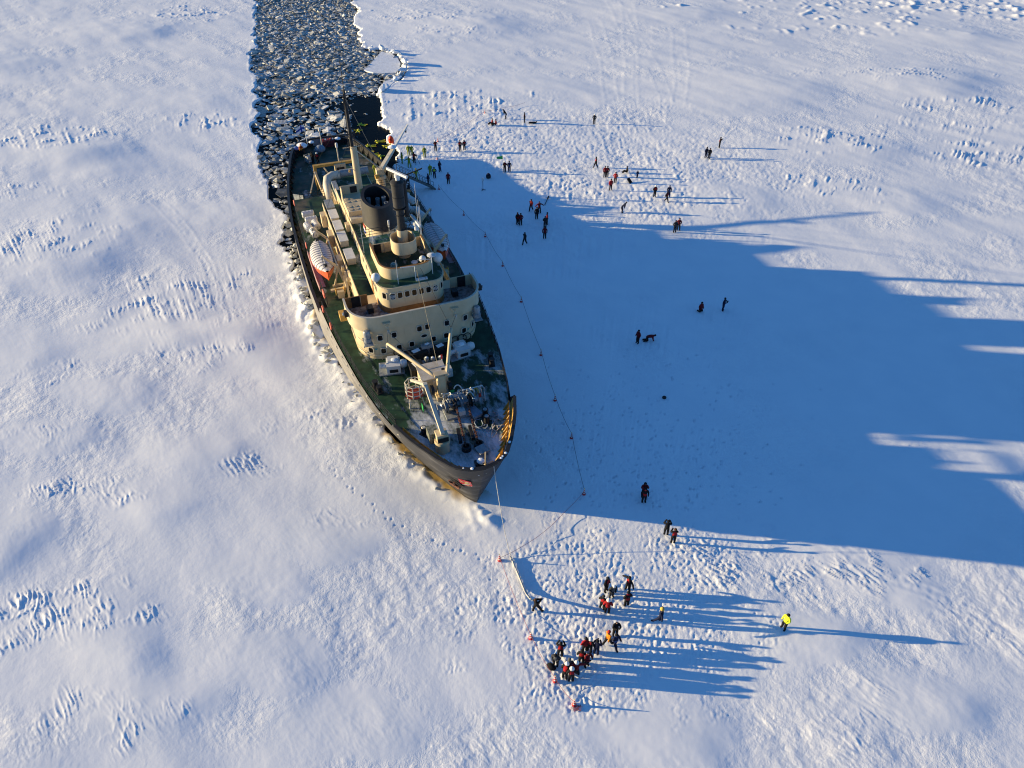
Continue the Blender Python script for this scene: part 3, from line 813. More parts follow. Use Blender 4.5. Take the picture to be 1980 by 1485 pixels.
us = sorted(set([0, .0008, .002, .004, .007, .011, .016, .023, .032, .043, .055, .068, .082, .0955, .1, .1035, .107, .12, .14, .17, .20, .24, .28, .32, .36, .371, .376, .381, .386, .40, .45, .5, .55, .6, .65, .7, .74, .78, .81, .84, .87, .89, .91, .93, .945, .957, .967, .975, .982, .987, .991, .995, .998, 1.0]))
us = [u * KU if u < .6 else u * KU + (1 - KU) * (u - .6) / .4 for u in us]
NL = 9
hb_ = MB(); vs_ = []; fs_ = []
cols = []
for side in (-1, 1):
    for u in (us if side < 0 else us[::-1]):
        zt = ztop(LOA * u)
        cols.append([S(*hull_pt(u, -1.6 + (zt + 1.6) * i / NL, side)) for i in range(NL + 1)])
for c_ in cols: vs_ += c_
m_ = len(cols)
for i in range(m_ - 1):
    for j in range(NL):
        a0, b0 = i * (NL + 1) + j, (i + 1) * (NL + 1) + j
        fs_.append((a0, b0, b0 + 1, a0 + 1))
hb_.add(vs_, fs_)
hull = hb_.build('hull', HULL, ship, smooth=True, angle=35)

def outline(s0, s1, inset, n=26, side=0, zz=None):
    zz = zz or (lambda s: 5.8)
    ss = [s0 + (s1 - s0) * i / n for i in range(n + 1)]
    L = [S(s, -max(0, hbz(s, zz(s)) - inset))[:2] for s in ss]
    Rr = [S(s, max(0, hbz(s, zz(s)) - inset))[:2] for s in ss]
    return L if side < 0 else Rr if side > 0 else L + Rr[::-1]
# plate edge of the hull top, and the inside of the bulwarks
def cap(u0, u1, w=.30, h=.14, name='cap_rail', material=None, sides=(-1, 1), parent=None, up=0.0):
    for sd in sides:
        P_ = [hull_pt(u, ztop(LOA * u) + up, sd) for u in us if u0 <= u <= u1]
        MB().wall([S(s, t - sd * w * .3)[:2] for s, t, z in P_], lambda p: ztop(-p[0]) - h + up, lambda p: ztop(-p[0]) + .03 + up, w).build(name, material or BLACK, parent or hull)
cap(0.0, .0985 * KU)
cap(.386 * KU, 1.0, w=.34)
bw = MB()
for sd in (-1, 1):
    P_ = [(hull_pt(u, zf(LOA * u), sd), hull_pt(u, ztop(LOA * u) - .15, sd)) for u in us if .004 <= u <= .0985 * KU]
    b1 = MB(); n_ = len(P_)
    b1.add([S(p[0] + .05, p[1] - sd * .16, p[2] - .1) for p, q in P_] + [S(q[0] + .05, q[1] - sd * .16, q[2]) for p, q in P_], [(i, i + 1, n_ + i + 1, n_ + i) for i in range(n_ - 1)])
    bo = b1.build('bow_bulwark', YEL, ship)
    for k in range(11):
        s = 1.3 + k * .62
        hb1 = hbz(s, zf(s)) - .2
        st = MB(); z0 = zf(s)
        x = -s
        y0, y1 = sd * hb1, sd * (hb1 - .62)
        vs2 = [(x - .03, y0, z0), (x - .03, y1, z0), (x - .03, y0, z0 + .95), (x + .03, y0, z0), (x + .03, y1, z0), (x + .03, y0, z0 + .95)]
        st.add(vs2, [(0, 1, 2), (5, 4, 3), (0, 3, 4, 1), (1, 4, 5, 2), (2, 5, 3, 0)])
        st.build('bulwark_stay', YEL, bo)
for sd in (-1, 1):
    P_ = [hull_pt(u, 2.4, sd) for u in us if .386 * KU <= u <= .9995]
    MB().wall([S(s, t - sd * .15)[:2] for s, t, z in P_], Z_MAIN - .05, lambda p: ztop(-p[0]) - .15, .06).build('side_bulwark', BLACK, ship)
    for k in range(26):
        s = 31.5 + k * 1.9
        hb1 = hbz(s, Z_MAIN) - .2
        x = -s
        y0, y1 = sd * hb1, sd * (hb1 - .4)
        MB().add([(x - .04, y0, 2.32), (x - .04, y1, 2.32), (x - .04, y0, 3.25), (x + .04, y0, 2.32), (x + .04, y1, 2.32), (x + .04, y0, 3.25)],
                 [(0, 1, 2), (5, 4, 3), (0, 3, 4, 1), (1, 4, 5, 2), (2, 5, 3, 0)]).build('bulwark_stay', BLACK, bpy.data.objects['side_bulwark'] if sd < 0 else bpy.data.objects['side_bulwark.001'])
# decks
fd = MB(); o_ = outline(.55, 29.6, .14, 60, zz=zf)
fd.prism(o_, lambda p: zf(-p[0]) - .12, lambda p: zf(-p[0]))
fd.build('forecastle_deck', GREEN, ship)
MB().wall([S(29.6, -8.3)[:2], S(29.6, 8.3)[:2]], Z_MAIN, 5.38, .08).build('forecastle_bulkhead', CREAM, ship)
MB().prism(outline(29.7, 83.0, .16, 60, zz=lambda s: Z_MAIN), Z_MAIN - .1, Z_MAIN).build('main_deck', GREEN_D, ship)
bd = outline(29.72, 57, .85, 22)
MB().prism(bd, 5.32, 5.44).build('boat_deck', GREEN_D, ship)
for sd in (-1, 1):
    MB().wall([S(s, sd * (interp(DECK_HB, s) - 1.6))[:2] for s in np.linspace(29.7, 56.5, 14)], Z_MAIN, 5.3, .08).build('deckhouse_side', CREAM, ship)
    MB().wall([S(s, sd * (interp(DECK_HB, s) - .83))[:2] for s in np.linspace(33.8, 42.4, 8)], 4.95, 5.62, .06).build('side_screen_plate', PINK, ship)
    MB().prism([S(s, sd * (interp(DECK_HB, s) - .86))[:2] for s in np.linspace(33.9, 42.3, 8)] + [S(s, sd * (interp(DECK_HB, s) - 1.5))[:2] for s in np.linspace(42.3, 33.9, 8)], 5.45, 5.47).build('boat_landing_plate', PINK, ship)
MB().wall([S(57, -6.9)[:2], S(57, 6.9)[:2]], Z_MAIN, 5.3, .08).build('aft_bulkhead', CREAM, ship)

_POST = {}
def railing(pts, h=1.0, n_rails=3, step=1.6, material=None, parent=None, r=.028, name='railing', zbase=None):
    """rails as the part, every stanchion a sub-part"""
    material = material or BLACK
    P_ = [Vector(p) for p in pts]
    m = MB()
    for k in range(n_rails):
        m.tube([p + Vector((0, 0, h * (k + 1) / n_rails)) for p in P_], r, 5)
    ro = m.build(name, material, parent or ship)
    if (h, r) not in _POST:
        _POST[(h, r)] = MB().tube([(0, 0, 0), (0, 0, h)], r * 1.25, 5).mesh('stanchion')
    L = [0]
    for a_, b_ in zip(P_[:-1], P_[1:]): L.append(L[-1] + (b_ - a_).length)
    n = max(1, int(round(L[-1] / step)))
    for i in range(n + 1):
        d = L[-1] * i / n
        for j in range(len(L) - 1):
            if L[j] <= d + 1e-6 <= L[j + 1] + 1e-4:
                f = (d - L[j]) / max(1e-6, L[j + 1] - L[j]); p = P_[j].lerp(P_[j + 1], f)
                o = bpy.data.objects.new('stanchion', _POST[(h, r)])
                if len(o.data.materials) == 0: o.data.materials.append(material)
                if material is not o.data.materials[0]:
                    o.material_slots[0].link = 'OBJECT'; o.material_slots[0].material = material
                o.location = p; o.parent = ro; COL.objects.link(o)
                break
    return ro
for sd in (-1, 1):
    railing([S(s, sd * (hbz(s, zf(s)) - .22), zf(s)) for s in np.linspace(8.6, 29.4, 14)], 1.05, 3, 1.5)
    railing([S(s, sd * (interp(DECK_HB, s) - .95), 5.44) for s in np.linspace(30.2, 33.6, 3)], 1.0, 3, 1.4)
    railing([S(s, sd * (interp(DECK_HB, s) - .95), 5.44) for s in np.linspace(42.6, 56.8, 8)], 1.0, 3, 1.5)
railing([S(56.9, t, 5.44) for t in np.linspace(-6.8, -3.2, 3)], 1.0, 3, 1.4)
railing([S(56.9, t, 5.44) for t in np.linspace(3.2, 6.8, 3)], 1.0, 3, 1.4)

# ------------------------------------------------------------------ windows
_WM = {}
def window(parent, p, ang, w=.46, h=.58, frame=None, name='window', round_=False, spinner=False, tilt=0.0):
    """a framed pane on a wall; ang is the heading of the outward normal in ship coordinates"""
    frame = frame or CREAM_L
    key = (w, h, round_)
    if key not in _WM:
        fr, pa = MB(), MB(); b_ = .07
        if not round_:
            c_ = w * .18
            def rr(w_, h_, c):
                return [(-w_ / 2 + c, -h_ / 2), (w_ / 2 - c, -h_ / 2), (w_ / 2, -h_ / 2 + c), (w_ / 2, h_ / 2 - c), (w_ / 2 - c, h_ / 2), (-w_ / 2 + c, h_ / 2), (-w_ / 2, h_ / 2 - c), (-w_ / 2, -h_ / 2 + c)]
            i_, o2 = rr(w, h, c_), rr(w + 2 * b_, h + 2 * b_, c_ + b_ * .5)
        else:
            i_ = [(w / 2 * math.cos(t), h / 2 * math.sin(t)) for t in np.linspace(0, 2 * math.pi, 15)[:-1]]
            o2 = [((w / 2 + b_) * math.cos(t), (h / 2 + b_) * math.sin(t)) for t in np.linspace(0, 2 * math.pi, 15)[:-1]]
        n = len(i_)
        vs2 = [(.05, y, z) for y, z in i_] + [(.05, y, z) for y, z in o2] + [(-.03, y, z) for y, z in i_] + [(-.03, y, z) for y, z in o2]
        fs2 = []
        for k in range(n):
            k2 = (k + 1) % n
            fs2 += [(k, n + k, n + k2, k2), (2 * n + k, k, k2, 2 * n + k2), (n + k, 3 * n + k, 3 * n + k2, n + k2)]
        fr.add(vs2, fs2)
        pa.add([(.012, y, z) for y, z in i_], [tuple(range(n))])
        _WM[key] = (fr.mesh('window'), pa.mesh('pane'))
        _WM[key][0].materials.append(frame); _WM[key][1].materials.append(GLASS)
    o = bpy.data.objects.new(name, _WM[key][0]); o.location = p; o.rotation_euler = (0, tilt, ang); o.parent = parent; COL.objects.link(o)
    q = bpy.data.objects.new('pane', _WM[key][1]); q.parent = o; COL.objects.link(q)
    if spinner:
        sp = MB()
        for r_ in (.19, .09):
            sp.tube([(.06, r_ * math.cos(t), r_ * math.sin(t)) for t in np.linspace(0, 2 * math.pi, 13)], .022, 4, cap=False)
        sp.bar((.06, -.19, 0), (.06, .19, 0), .02)
        sp.build('clear_view_screen', WHITE, o)
    return o

# ------------------------------------------------------------------ front house with bridge wings
def round_front(s0, s1, hw_, r_s, r_t, n=8):
    """plan of a house with rounded front corners, left aft round to right aft"""
    P_ = [S(s1, -hw_)[:2]]
    for i in range(n + 1):
        t = math.pi / 2 * i / n
        P_.append(S(s0 + r_s - r_s * math.sin(t), -(hw_ - r_t + r_t * math.cos(t)))[:2])
    return P_ + [(x, -y) for x, y in P_[::-1]]
Z_BR, Z_BW, Z_ROOF = 9.2, 10.45, 12.0
fp = round_front(18.7, 24.6, 6.05, 2.7, 2.3)
house = MB().prism(fp, 5.40, Z_BR - .002).build('front_house', CREAM, ship, smooth=True, angle=30)
wp = round_front(18.66, 22.9, 6.5, 2.7, 2.5)
MB().prism(round_front(18.75, 23.0, 6.42, 2.6, 2.4), Z_BR, Z_BR + .06).build('bridge_deck', WOOD, ship)
wb = MB().wall(wp, Z_BR - .35, Z_BW, .09).build('bridge_wing_bulwark', CREAM, ship, smooth=True, angle=30)
MB().wall(wp, Z_BW, Z_BW + .05, .20).build('cap_rail', CREAM_L, wb, smooth=True, angle=30)
for sd in (-1, 1):
    MB().wall([S(22.9, sd * 6.5)[:2], S(22.9, sd * 4.2)[:2]], Z_BR - .3, Z_BW, .08).build('wing_end_plate', CREAM if sd > 0 else ORANGE_BROWN, ship)
    MB().box(S(22.82, sd * 5.35, 9.85), (.06, .85, 1.15)).build('wing_door', BLACK, ship)
    MB().bar(S(22.84, sd * 4.9, 9.25), S(22.84, sd * 4.9, 10.4), .07).build('bulwark_stay', CREAM, wb)
    # wing box (chart locker) and small searchlight at the end of the wing
    MB().box(S(21.6, sd * 4.25, 9.55), (.8, .55, .6)).build('wing_locker', BLACK, ship)
    sl = MB().box(S(20.9, sd * 6.66, 10.05), (.55, .35, .5)).build('side_lamp_box', BLACK, ship)
    MB().lathe(S(20.9, sd * 6.86, 10.05), [(.02, -.12), (.15, -.1), (.15, .1), (.02, .12)], 10).build('lamp', STEEL, sl)

def wall_at(t, s0=18.66, hw_=6.05, r_s=2.7, r_t=2.3):
    """position and outward heading on the rounded front at breadth t"""
    f = hw_ - r_t
    if abs(t) <= f: return s0, 0.0
    c = min(1, (abs(t) - f) / r_t); th = math.asin(c)
    return s0 + r_s - r_s * math.cos(th), math.atan2(r_s * math.sin(th) * 1.0, r_t * math.cos(th) * 1.0) * (1 if t > 0 else -1)
for t, z in [(-5.05, 6.55), (-3.95, 6.5), (-2.4, 6.55), (-1.15, 6.6), (1.05, 6.65), (2.35, 6.75), (4.2, 6.85), (5.3, 6.95),
             (-5.2, 8.15), (-4.1, 8.05), (-2.75, 8.1), (-.25, 8.2), (.55, 8.25), (2.5, 8.2), (4.4, 8.3), (5.45, 8.4)]:
    s, an = wall_at(t)
    window(house, S(s - .01, t, z), an)
window(house, S(18.68, .15, 7.25), 0, .62, .36, round_=True)
for sd in (-1, 1):
    for s, z in [(22.0, 6.6), (23.0, 6.6), (22.2, 8.1), (23.3, 8.1)]:
        window(house, S(s, sd * 6.06, z), sd * math.pi / 2, .34, .44)
for t in (-4.6, 4.75):
    s, an = wall_at(t)
    mk = MB(); mk.add([(0, -.16, -.05), (0, .02, -.1), (0, .2, .1), (0, .02, .06), (0, -.04, .12), (0, -.1, .02)], [(0, 1, 2, 3, 4, 5)])
    mk.build('painted_mark', TEAL, house, loc=S(s - .03, t, 6.75), rz=an)
# belt line pipe and hand rail round the foot of the house
P_ = [S(wall_at(t)[0] - .07, t * 1.01, 6.05) for t in np.linspace(-5.95, 5.95, 31)]
MB().tube(P_, .035, 5).build('foot_rail', CREAM_L, house)
P_ = [S(wall_at(t)[0] - .06, t * 1.01, 7.35) for t in np.linspace(-5.98, -4.0, 9)]
MB().tube(P_, .025, 5).build('cable_run', CREAM_L, house)
for t in (-5.55, -4.9, -4.2, 4.3, 5.0):
    s, an = wall_at(t); MB().tube([S(s - .07, t, 5.5), S(s - .07, t, 6.05)], .03, 5).build('rail_post', CREAM_L, house)
# derrick crutches on the front, searchlights on their shelves
for t, z in [(-3.35, 9.45), (3.3, 9.6)]:
    cr = MB().bar(S(18.6, t - .3, z + .28), S(18.3, t, z - .25), .07).bar(S(18.6, t + .3, z + .28), S(18.3, t, z - .25), .07).box(S(18.45, t, z + .3), (.3, .75, .08)).build('boom_crutch', CREAM, ship)
    MB().lathe(S(18.28, t + .05, z - .6), [(.02, -.2), (.13, -.16), (.13, .16), (.02, .2)], 8).build('block', CREAM_L, cr)
for t in (-5.0, 5.35):
    s, an = wall_at(t)
    p = Vector(S(s - .55, t * 1.06, 8.0))
    sh = MB().box((p.x - .1, p.y, p.z - .06), (1.5, .8, .07)).build('searchlight_shelf', GREYM, ship)
    MB().lathe(p, [(.02, 0), (.36, .02), (.36, .42), (.27, .47), (.27, .62), (.34, .66), (.34, 1.12), (.26, 1.26), (.02, 1.3)], 14).build('searchlight', STEEL, sh, smooth=True, angle=40)
    MB().bar(p + Vector((.1, -.3, 0)), p + Vector((.15, -.45, -.5)), .08).build('bracket', GREYM, sh)
    MB().tube([S(s - .05, t - (.3 if t > 0 else -.3), 7.8), S(s - .05, t - (.3 if t > 0 else -.3), 6.3)], .04, 6).build('cable_pipe', CREAM, sh)
# fire hoses hung at the foot
for t, r_ in [(3.2, .38), (3.9, .48), (4.5, .40), (-2.6, .42)]:
    s, an = wall_at(t)
    MB().tube([S(s - .12, t + r_ * math.cos(a_), 6.05 + .2 * math.sin(a_ * 1) + r_ * .55 * math.sin(a_)) for a_ in np.linspace(0, 2 * math.pi, 17)], .05, 5, cap=False).build('hose', BLACK, house)
# ------------------------------------------------------------------ wheelhouse
wh_plan = round_front(20.55, 31.0, 3.25, 1.7, 1.25)
wh = MB().prism(wh_plan, Z_BR + .03, Z_ROOF).build('wheelhouse', CREAM, ship, smooth=True, angle=30)
MB().prism(round_front(20.42, 31.1, 3.37, 1.75, 1.28), Z_ROOF, Z_ROOF + .10).build('roof_edge', CREAM, wh)
MB().prism(round_front(20.56, 31.0, 3.25, 1.7, 1.25), Z_ROOF + .10, Z_ROOF + .125).build('wheelhouse_roof', ROOFG, wh)
MB().prism(round_front(20.50, 22.9, 3.29, 1.72, 1.26), Z_BR + .06, Z_BR + .62).build('reflected_orange_band', ORANGE_BROWN, wh)  # orange light reflected onto the wheelhouse foot, painted as a brown band
for k, t in enumerate([-2.8, -2.1, -1.4, -.7, 0, .7, 1.4, 2.1, 2.8]):
    s, an = wall_at(t, 20.54, 3.25, 1.7, 1.25)
    window(wh, S(s - .005, t, 11.15), an, .44, .62, spinner=k in (1, 7))
for sd in (-1, 1):
    window(wh, S(22.6, sd * 3.26, 11.15), sd * math.pi / 2, .5, .62)
    window(wh, S(23.7, sd * 3.26, 11.15), sd * math.pi / 2, .5, .62)
    for s in (25.6, 27.2, 28.8):
        window(wh, S(s, sd * 3.26, 10.9), sd * math.pi / 2, .42, .5)
    MB().box(S(24.7, sd * 3.27, 10.3), (.75, .06, 1.8)).build('side_door', ORANGE_BROWN, wh)
# compass platform
mi = round_front(21.75, 27.3, 2.6, 1.7, 1.5)
mb_ = MB().wall(mi, Z_ROOF + .1, 13.35, .09).build('compass_platform_screen', CREAM, ship, smooth=True, angle=30)
MB().wall(mi, 13.35, 13.40, .17).build('cap_rail', ORANGE_BROWN, mb_, smooth=True, angle=30)
MB().prism(round_front(21.85, 27.25, 2.5, 1.6, 1.4), Z_ROOF + .13, Z_ROOF + .16).build('platform_deck', GREEN_D, mb_)
MB().wall([S(27.3, -2.6)[:2], S(27.3, 2.6)[:2]], Z_ROOF + .1, 13.2, .09).build('rear_screen', CREAM, mb_)
MB().box(S(27.23, -1.9, 12.65), (.05, .7, 1.0)).build('doorway', BLACK, mb_)
for t in (-1.2, .9, 1.7):
    MB().bar(S(27.2, t, 12.15), S(27.2, t, 13.2), .08).build('screen_stay', CREAM, mb_)
bn = MB().ball(S(23.3, -1.15, 12.75), .38, 12, 8).build('binnacle', mat('binnacle_green', (.03, .13, .09), .5, var=.5, vscale=8, col2=(.35, .42, .40)), ship, smooth=True)
MB().lathe(S(23.3, -1.15, 12.15), [(.25, 0), (.2, .3)], 10).build('pedestal', GREYM, bn)
sl = MB().ball(S(22.6, 1.55, 13.35), .34, 12, 8).build('compass_light', WHITE, ship, smooth=True)
MB().lathe(S(22.6, 1.55, 12.15), [(.16, 0), (.1, .9)], 8).build('pedestal', CREAM, sl)
MB().ball(S(22.36, 1.5, 13.3), .16, 8, 5).build('lens', GLASS, sl)
for s, t, w in [(23.6, -.2, .5), (24.3, 1.1, .7), (23.0, -1.9, .6)]:
    MB().ball(S(s, t, 12.16), w * .5, 9, 4, sz=.35, z0=0).build('snow_heap', SNOW, ship)
# mast: cream column with a basket, black upper tower
ms = MB().lathe(S(25.9, .5, 12.15), [(.62, 0), (.62, 1.2), (.52, 1.25), (.52, 3.0)], 18).build('mast_column', CREAM, ship, smooth=True, angle=30)
tub_o = []
for k in range(24):
    a_ = 2 * math.pi * k / 24
    ex = 2.6
    cx = abs(math.cos(a_)) ** (2 / ex) * math.copysign(1, math.cos(a_)); cy = abs(math.sin(a_)) ** (2 / ex) * math.copysign(1, math.sin(a_))
    tub_o.append(S(25.35 + 1.3 * cx, 1.18 * cy + .4)[:2])
tb = MB().wall(tub_o, 13.25, 14.55, .08, closed=True).build('lookout_basket', CREAM, ship, smooth=True, angle=40)
MB().prism([(x * .98 + S(25.35, 0)[0] * .02, (y - .4) * .98 + .4) for x, y in tub_o], 13.22, 13.32).build('basket_floor', CREAM, tb)
for t in (-.75, .75):
    MB().bar(S(24.5, t + .4, 13.25), S(25.5, t * .5 + .4, 12.3), .12).build('basket_bracket', CREAM, tb)
tw = MB().lathe(S(25.9, .5, 15.15), [(.53, 0), (.40, .12), (.37, 2.2), (.37, 2.35)], 16).build('tower_lower', DKGREY, ship, smooth=True, angle=40)
MB().lathe(S(25.9, .5, 17.4), [(.40, 0), (.58, .12), (.58, 2.35), (.64, 2.42), (.64, 2.6), (.45, 2.75)], 18).build('tower_barrel', DKGREY, tw, smooth=True, angle=40)
MB().lathe(S(26.2, 1.2, 16.2), [(.25, 0), (.25, 3.6), (.15, 3.7)], 12).build('exhaust_pipe', DKGREY, tw, smooth=True, angle=40)
for z, r_ in ((16.6, .45), (17.3, .64), (18.5, .62)):
    MB().lathe(S(25.9, .5, z), [(r_ - .04, 0), (r_, 0), (r_, .08), (r_ - .04, .08)], 16).build('band', BLACK, tw)
MB().tube([S(25.3, 1.00, 15.3), S(25.2, 1.25, 16.0), S(25.4, 1.10, 16.6), S(25.3, 1.40, 17.3)], .04, 5).tube([S(25.4, 1.05, 15.2), S(25.0, 1.30, 15.8), S(25.35, .75, 17.0)], .03, 5).build('cable_loop', BLACK, tw)
def radar(p, L, ang, par):
    ped = MB().lathe(p, [(.22, -.5), (.22, 0), (.30, .04), (.30, .28), (.16, .36)], 12).build('radar_pedestal', WHITE, par, smooth=True, angle=40)
    c_, s_ = math.cos(ang), math.sin(ang)
    MB().bar((p[0] - c_ * L / 2, p[1] - s_ * L / 2, p[2] + .45), (p[0] + c_ * L / 2, p[1] + s_ * L / 2, p[2] + .45), .20, .22).build('scanner_bar', WHITE, ped)
radar(S(25.9, .6, 20.4), 2.9, R(26), tw)
radar(S(25.0, 1.75, 15.75), 2.6, R(5), tw)
MB().bar(S(25.8, .6, 15.2), S(25.0, 1.8, 15.2), .25, .12).build('radar_platform', DKGREY, tw)
# roof furniture
railing([S(30.9, t, 12.12) for t in np.linspace(-3.3, 3.3, 4)], .95, 3, 1.3, BLACK)
railing([S(s, -3.35, 12.12) for s in np.linspace(27.6, 30.9, 3)], .95, 3, 1.3, BLACK)
d1 = MB().ball(S(21.9, -3.25, 12.72), .44, 14, 9).build('satellite_dome', WHITE, ship, smooth=True)
MB().lathe(S(21.9, -3.25, 12.1), [(.12, 0), (.12, .4)], 8).build('pedestal', GREYM, d1)
d2 = MB().ball(S(23.0, 3.15, 12.95), .50, 14, 9).build('satellite_dome', WHITE, ship, smooth=True)
MB().lathe(S(23.0, 3.15, 12.1), [(.14, 0), (.14, .6)], 8).build('pedestal', GREYM, d2)
an1 = MB().tube([S(21.6, 2.2, 12.1), S(21.6, 2.2, 14.1)], .04, 6).build('antenna_post', WHITE, ship)
MB().lathe(S(21.6, 2.2, 14.1), [(.05, 0), (.42, .06), (.42, .12), (.05, .2)], 14).build('mushroom_antenna', WHITE, an1)
MB().bar(S(21.7, 2.2, 13.7), S(21.9, .9, 13.75), .05).build('arm', WHITE, an1)
for s, t, h_ in [(20.95, -1.35, 2.6), (27.9, -3.2, 3.2), (28.5, 2.9, 4.5), (30.2, 3.1, 5.5), (29.6, 3.25, 3.3), (27.6, -2.2, 2.6)]:
    MB().tube([S(s, t, 12.1), S(s, t, 12.1 + h_)], .035, 5, r1=.02).build('whip_antenna', WHITE, ship)
fr = MB().tube([S(20.9, .35, 12.1), S(20.9, .35, 13.75)], .035, 6).bar(S(20.9, .35, 13.75), S(21.0, -1.0, 13.8), .06).build('antenna_frame', WHITE, ship)
MB().box(S(20.95, .95, 12.2), (.3, 1.1, .16)).build('roof_light_bar', WHITE, ship)

# ------------------------------------------------------------------ second tier aft of the bridge: lockers, casing, funnel
t2 = MB().prism([S(24.6, -4.7)[:2], S(48.5, -4.7)[:2], S(48.5, 4.7)[:2], S(24.6, 4.7)[:2]], 5.42, 8.0).build('engine_deckhouse', CREAM, ship)
MB().prism([S(24.7, -4.62)[:2], S(48.4, -4.62)[:2], S(48.4, 4.62)[:2], S(24.7, 4.62)[:2]], 8.0, 8.03).build('deckhouse_roof', ROOFG, t2)
for sd in (-1, 1):
    MB().wall([S(31.2, sd * 4.7)[:2], S(48.5, sd * 4.7)[:2]], 8.0, 8.45, .08).build('roof_coaming', CREAM, t2)
    MB().wall([S(24.7, sd * 4.75)[:2], S(30.2, sd * 4.75)[:2]], 8.0, 9.15, .08).build('side_screen', CREAM, t2)
    for k, s in enumerate((28, 31, 34, 37.5, 41, 44.5, 47)):
        window(t2, S(s, sd * 4.71, 6.9), sd * math.pi / 2, .34, .34, round_=True)
    for s, w, h_ in [(46.3, 1.3, 1.5), (41.2, 1.5, 1.5), (35.4, 1.4, 1.2)]:
        MB().box(S(s, sd * 5.05, 7.3), (w, .62, h_)).build('vent_hood', CREAM, t2)
    for s in (33.0, 38.6, 43.6):
        MB().box(S(s, sd * 4.73, 6.5), (.75, .06, 1.8)).build('door', CREAM_L, t2)
for k, s in enumerate((47.2, 44.3, 41.3, 38.4, 34.2)):
    lk = MB().box(S(s, -4.0, 8.42), (2.3, .92, .72)).build('locker', CREAM_L if k else GREYM, ship)
    MB().box(S(s, -4.0, 8.81), (2.4, 1.0, .07)).build('lid', WHITE if k else GREYM, lk)
for s in (46, 42, 38, 34):
    lk = MB().box(S(s, 4.0, 8.42), (2.3, .92, .72)).build('locker', CREAM_L, ship)
    MB().box(S(s, 4.0, 8.81), (2.4, 1.0, .07)).build('lid', WHITE, lk)
# casing under the funnel
cs = MB().prism([S(31.05, -2.75)[:2], S(49.5, -2.75)[:2], S(49.5, 2.75)[:2], S(31.05, 2.75)[:2]], 8.0, 9.4).build('funnel_casing', CREAM, ship)
MB().prism([S(31.1, -2.66)[:2], S(49.4, -2.66)[:2], S(49.4, 2.66)[:2], S(31.1, 2.66)[:2]], 9.4, 9.43).build('casing_roof', ROOFG, cs)
for sd in (-1, 1):
    MB().wall([S(31.1, sd * 2.72)[:2], S(49.5, sd * 2.72)[:2]], 9.4, 9.68, .08).build('roof_coaming', CREAM, cs)
    for s in (33, 36, 39):
        MB().box(S(s, sd * 2.77, 8.75), (.9, .06, .8)).build('louvre', GREYM, cs)
    MB().box(S(40.3, sd * 3.0, 8.9), (.9, .5, .8)).build('vent_hood', CREAM, cs)
    for s in (34.6, 37.6, 42.6):
        MB().bar(S(s, sd * 2.80, 8.05), S(s, sd * 2.80, 9.6), .07).build('stiffener', CREAM_L, cs)
# funnel: raked oval, cream foot, sooty top open
def oval(cs_, hs, ht, n=32):
    return [S(cs_ + hs * math.cos(2 * math.pi * k / n), ht * math.sin(2 * math.pi * k / n) + .3)[:2] for k in range(n)]
def tube_oval(z0, z1, c0, c1, hs0, ht0, hs1, ht1, slope0=0, slope1=0, n=32):
    a0, a1 = oval(c0, hs0, ht0, n), oval(c1, hs1, ht1, n)
    m = MB(); m.add([(x, y, z0 + slope0 * (-x - c0)) for x, y in a0] + [(x, y, z1 + slope1 * (-x - c1)) for x, y in a1], [(k, (k + 1) % n, n + (k + 1) % n, n + k) for k in range(n)])
    return m
fn = tube_oval(9.4, 10.9, 36.5, 36.8, 3.1, 1.95, 2.95, 1.9).build('funnel', CREAM, ship, smooth=True)
FB = tube_oval(10.9, 13.5, 36.8, 37.3, 2.97, 1.92, 2.55, 1.72, 0, .12)
fb = FB.build('funnel_top', DKGREY, fn, smooth=True)
fi = tube_oval(11.2, 13.5, 37.3, 37.3, 2.0, 1.25, 2.1, 1.35, 0, .12).build('funnel_lining', BLACK, fn, smooth=True)
rim = MB(); a0, a1 = oval(37.3, 2.55, 1.72), oval(37.3, 2.1, 1.35)
rim.add([(x, y, 13.5 + .12 * (-x - 37.3)) for x, y in a0] + [(x, y, 13.5 + .12 * (-x - 37.3)) for x, y in a1], [(k, (k + 1) % 32, 32 + (k + 1) % 32, 32 + k) for k in range(32)])
rim.build('funnel_rim', DKGREY, fn)
MB().prism(oval(37.3, 2.0, 1.25), 11.2, 11.25).build('funnel_floor', BLACK, fn)
for s, t, z in [(36.0, .05, 13.0), (36.1, 1.05, 13.2), (37.3, 1.05, 13.3), (38.0, -.55, 13.1), (37.6, .4, 13.1)]:
    MB().lathe(S(s, t, 11.3), [(.24, 0), (.24, z - 11.3), (.19, z - 11.3), (.19, z - 11.7)], 10).build('exhaust_pipe', STEEL, fn, smooth=True, angle=40)
# painted badge on the side of the funnel
for sd in (-1, 1):
    for k, (mt, z0, z1) in enumerate([(RED, 10.45, 10.8), (WHITEF, 10.15, 10.45), (BLUEF, 9.8, 10.15)]):
        P1 = [S(36.55 + 3.12 * math.cos(a_), .3 + sd * 1.975 * math.sin(a_)) for a_ in np.linspace(1.25, 1.75, 6)]
        m = MB(); m.add([(x, y, z0) for x, y, z in P1] + [(x, y, z1) for x, y, z in P1], [(i, i + 1, 7 + i, 6 + i) for i in range(5)])
        m.build('funnel_badge', mt, fn)
railing([S(31.2, t, 9.43) for t in np.linspace(-2.7, 2.7, 4)], .95, 3, 1.3, BLACK)
MB().tube([S(32.4, .4, 9.4), S(32.4, .4, 12.2)], .05, 6).build('lamp_post', GREYM, ship)
MB().tube([S(32.4, .4, 12.2), S(32.4, .4, 12.9)], .10, 8).build('lamp_tube', WHITE, ship)
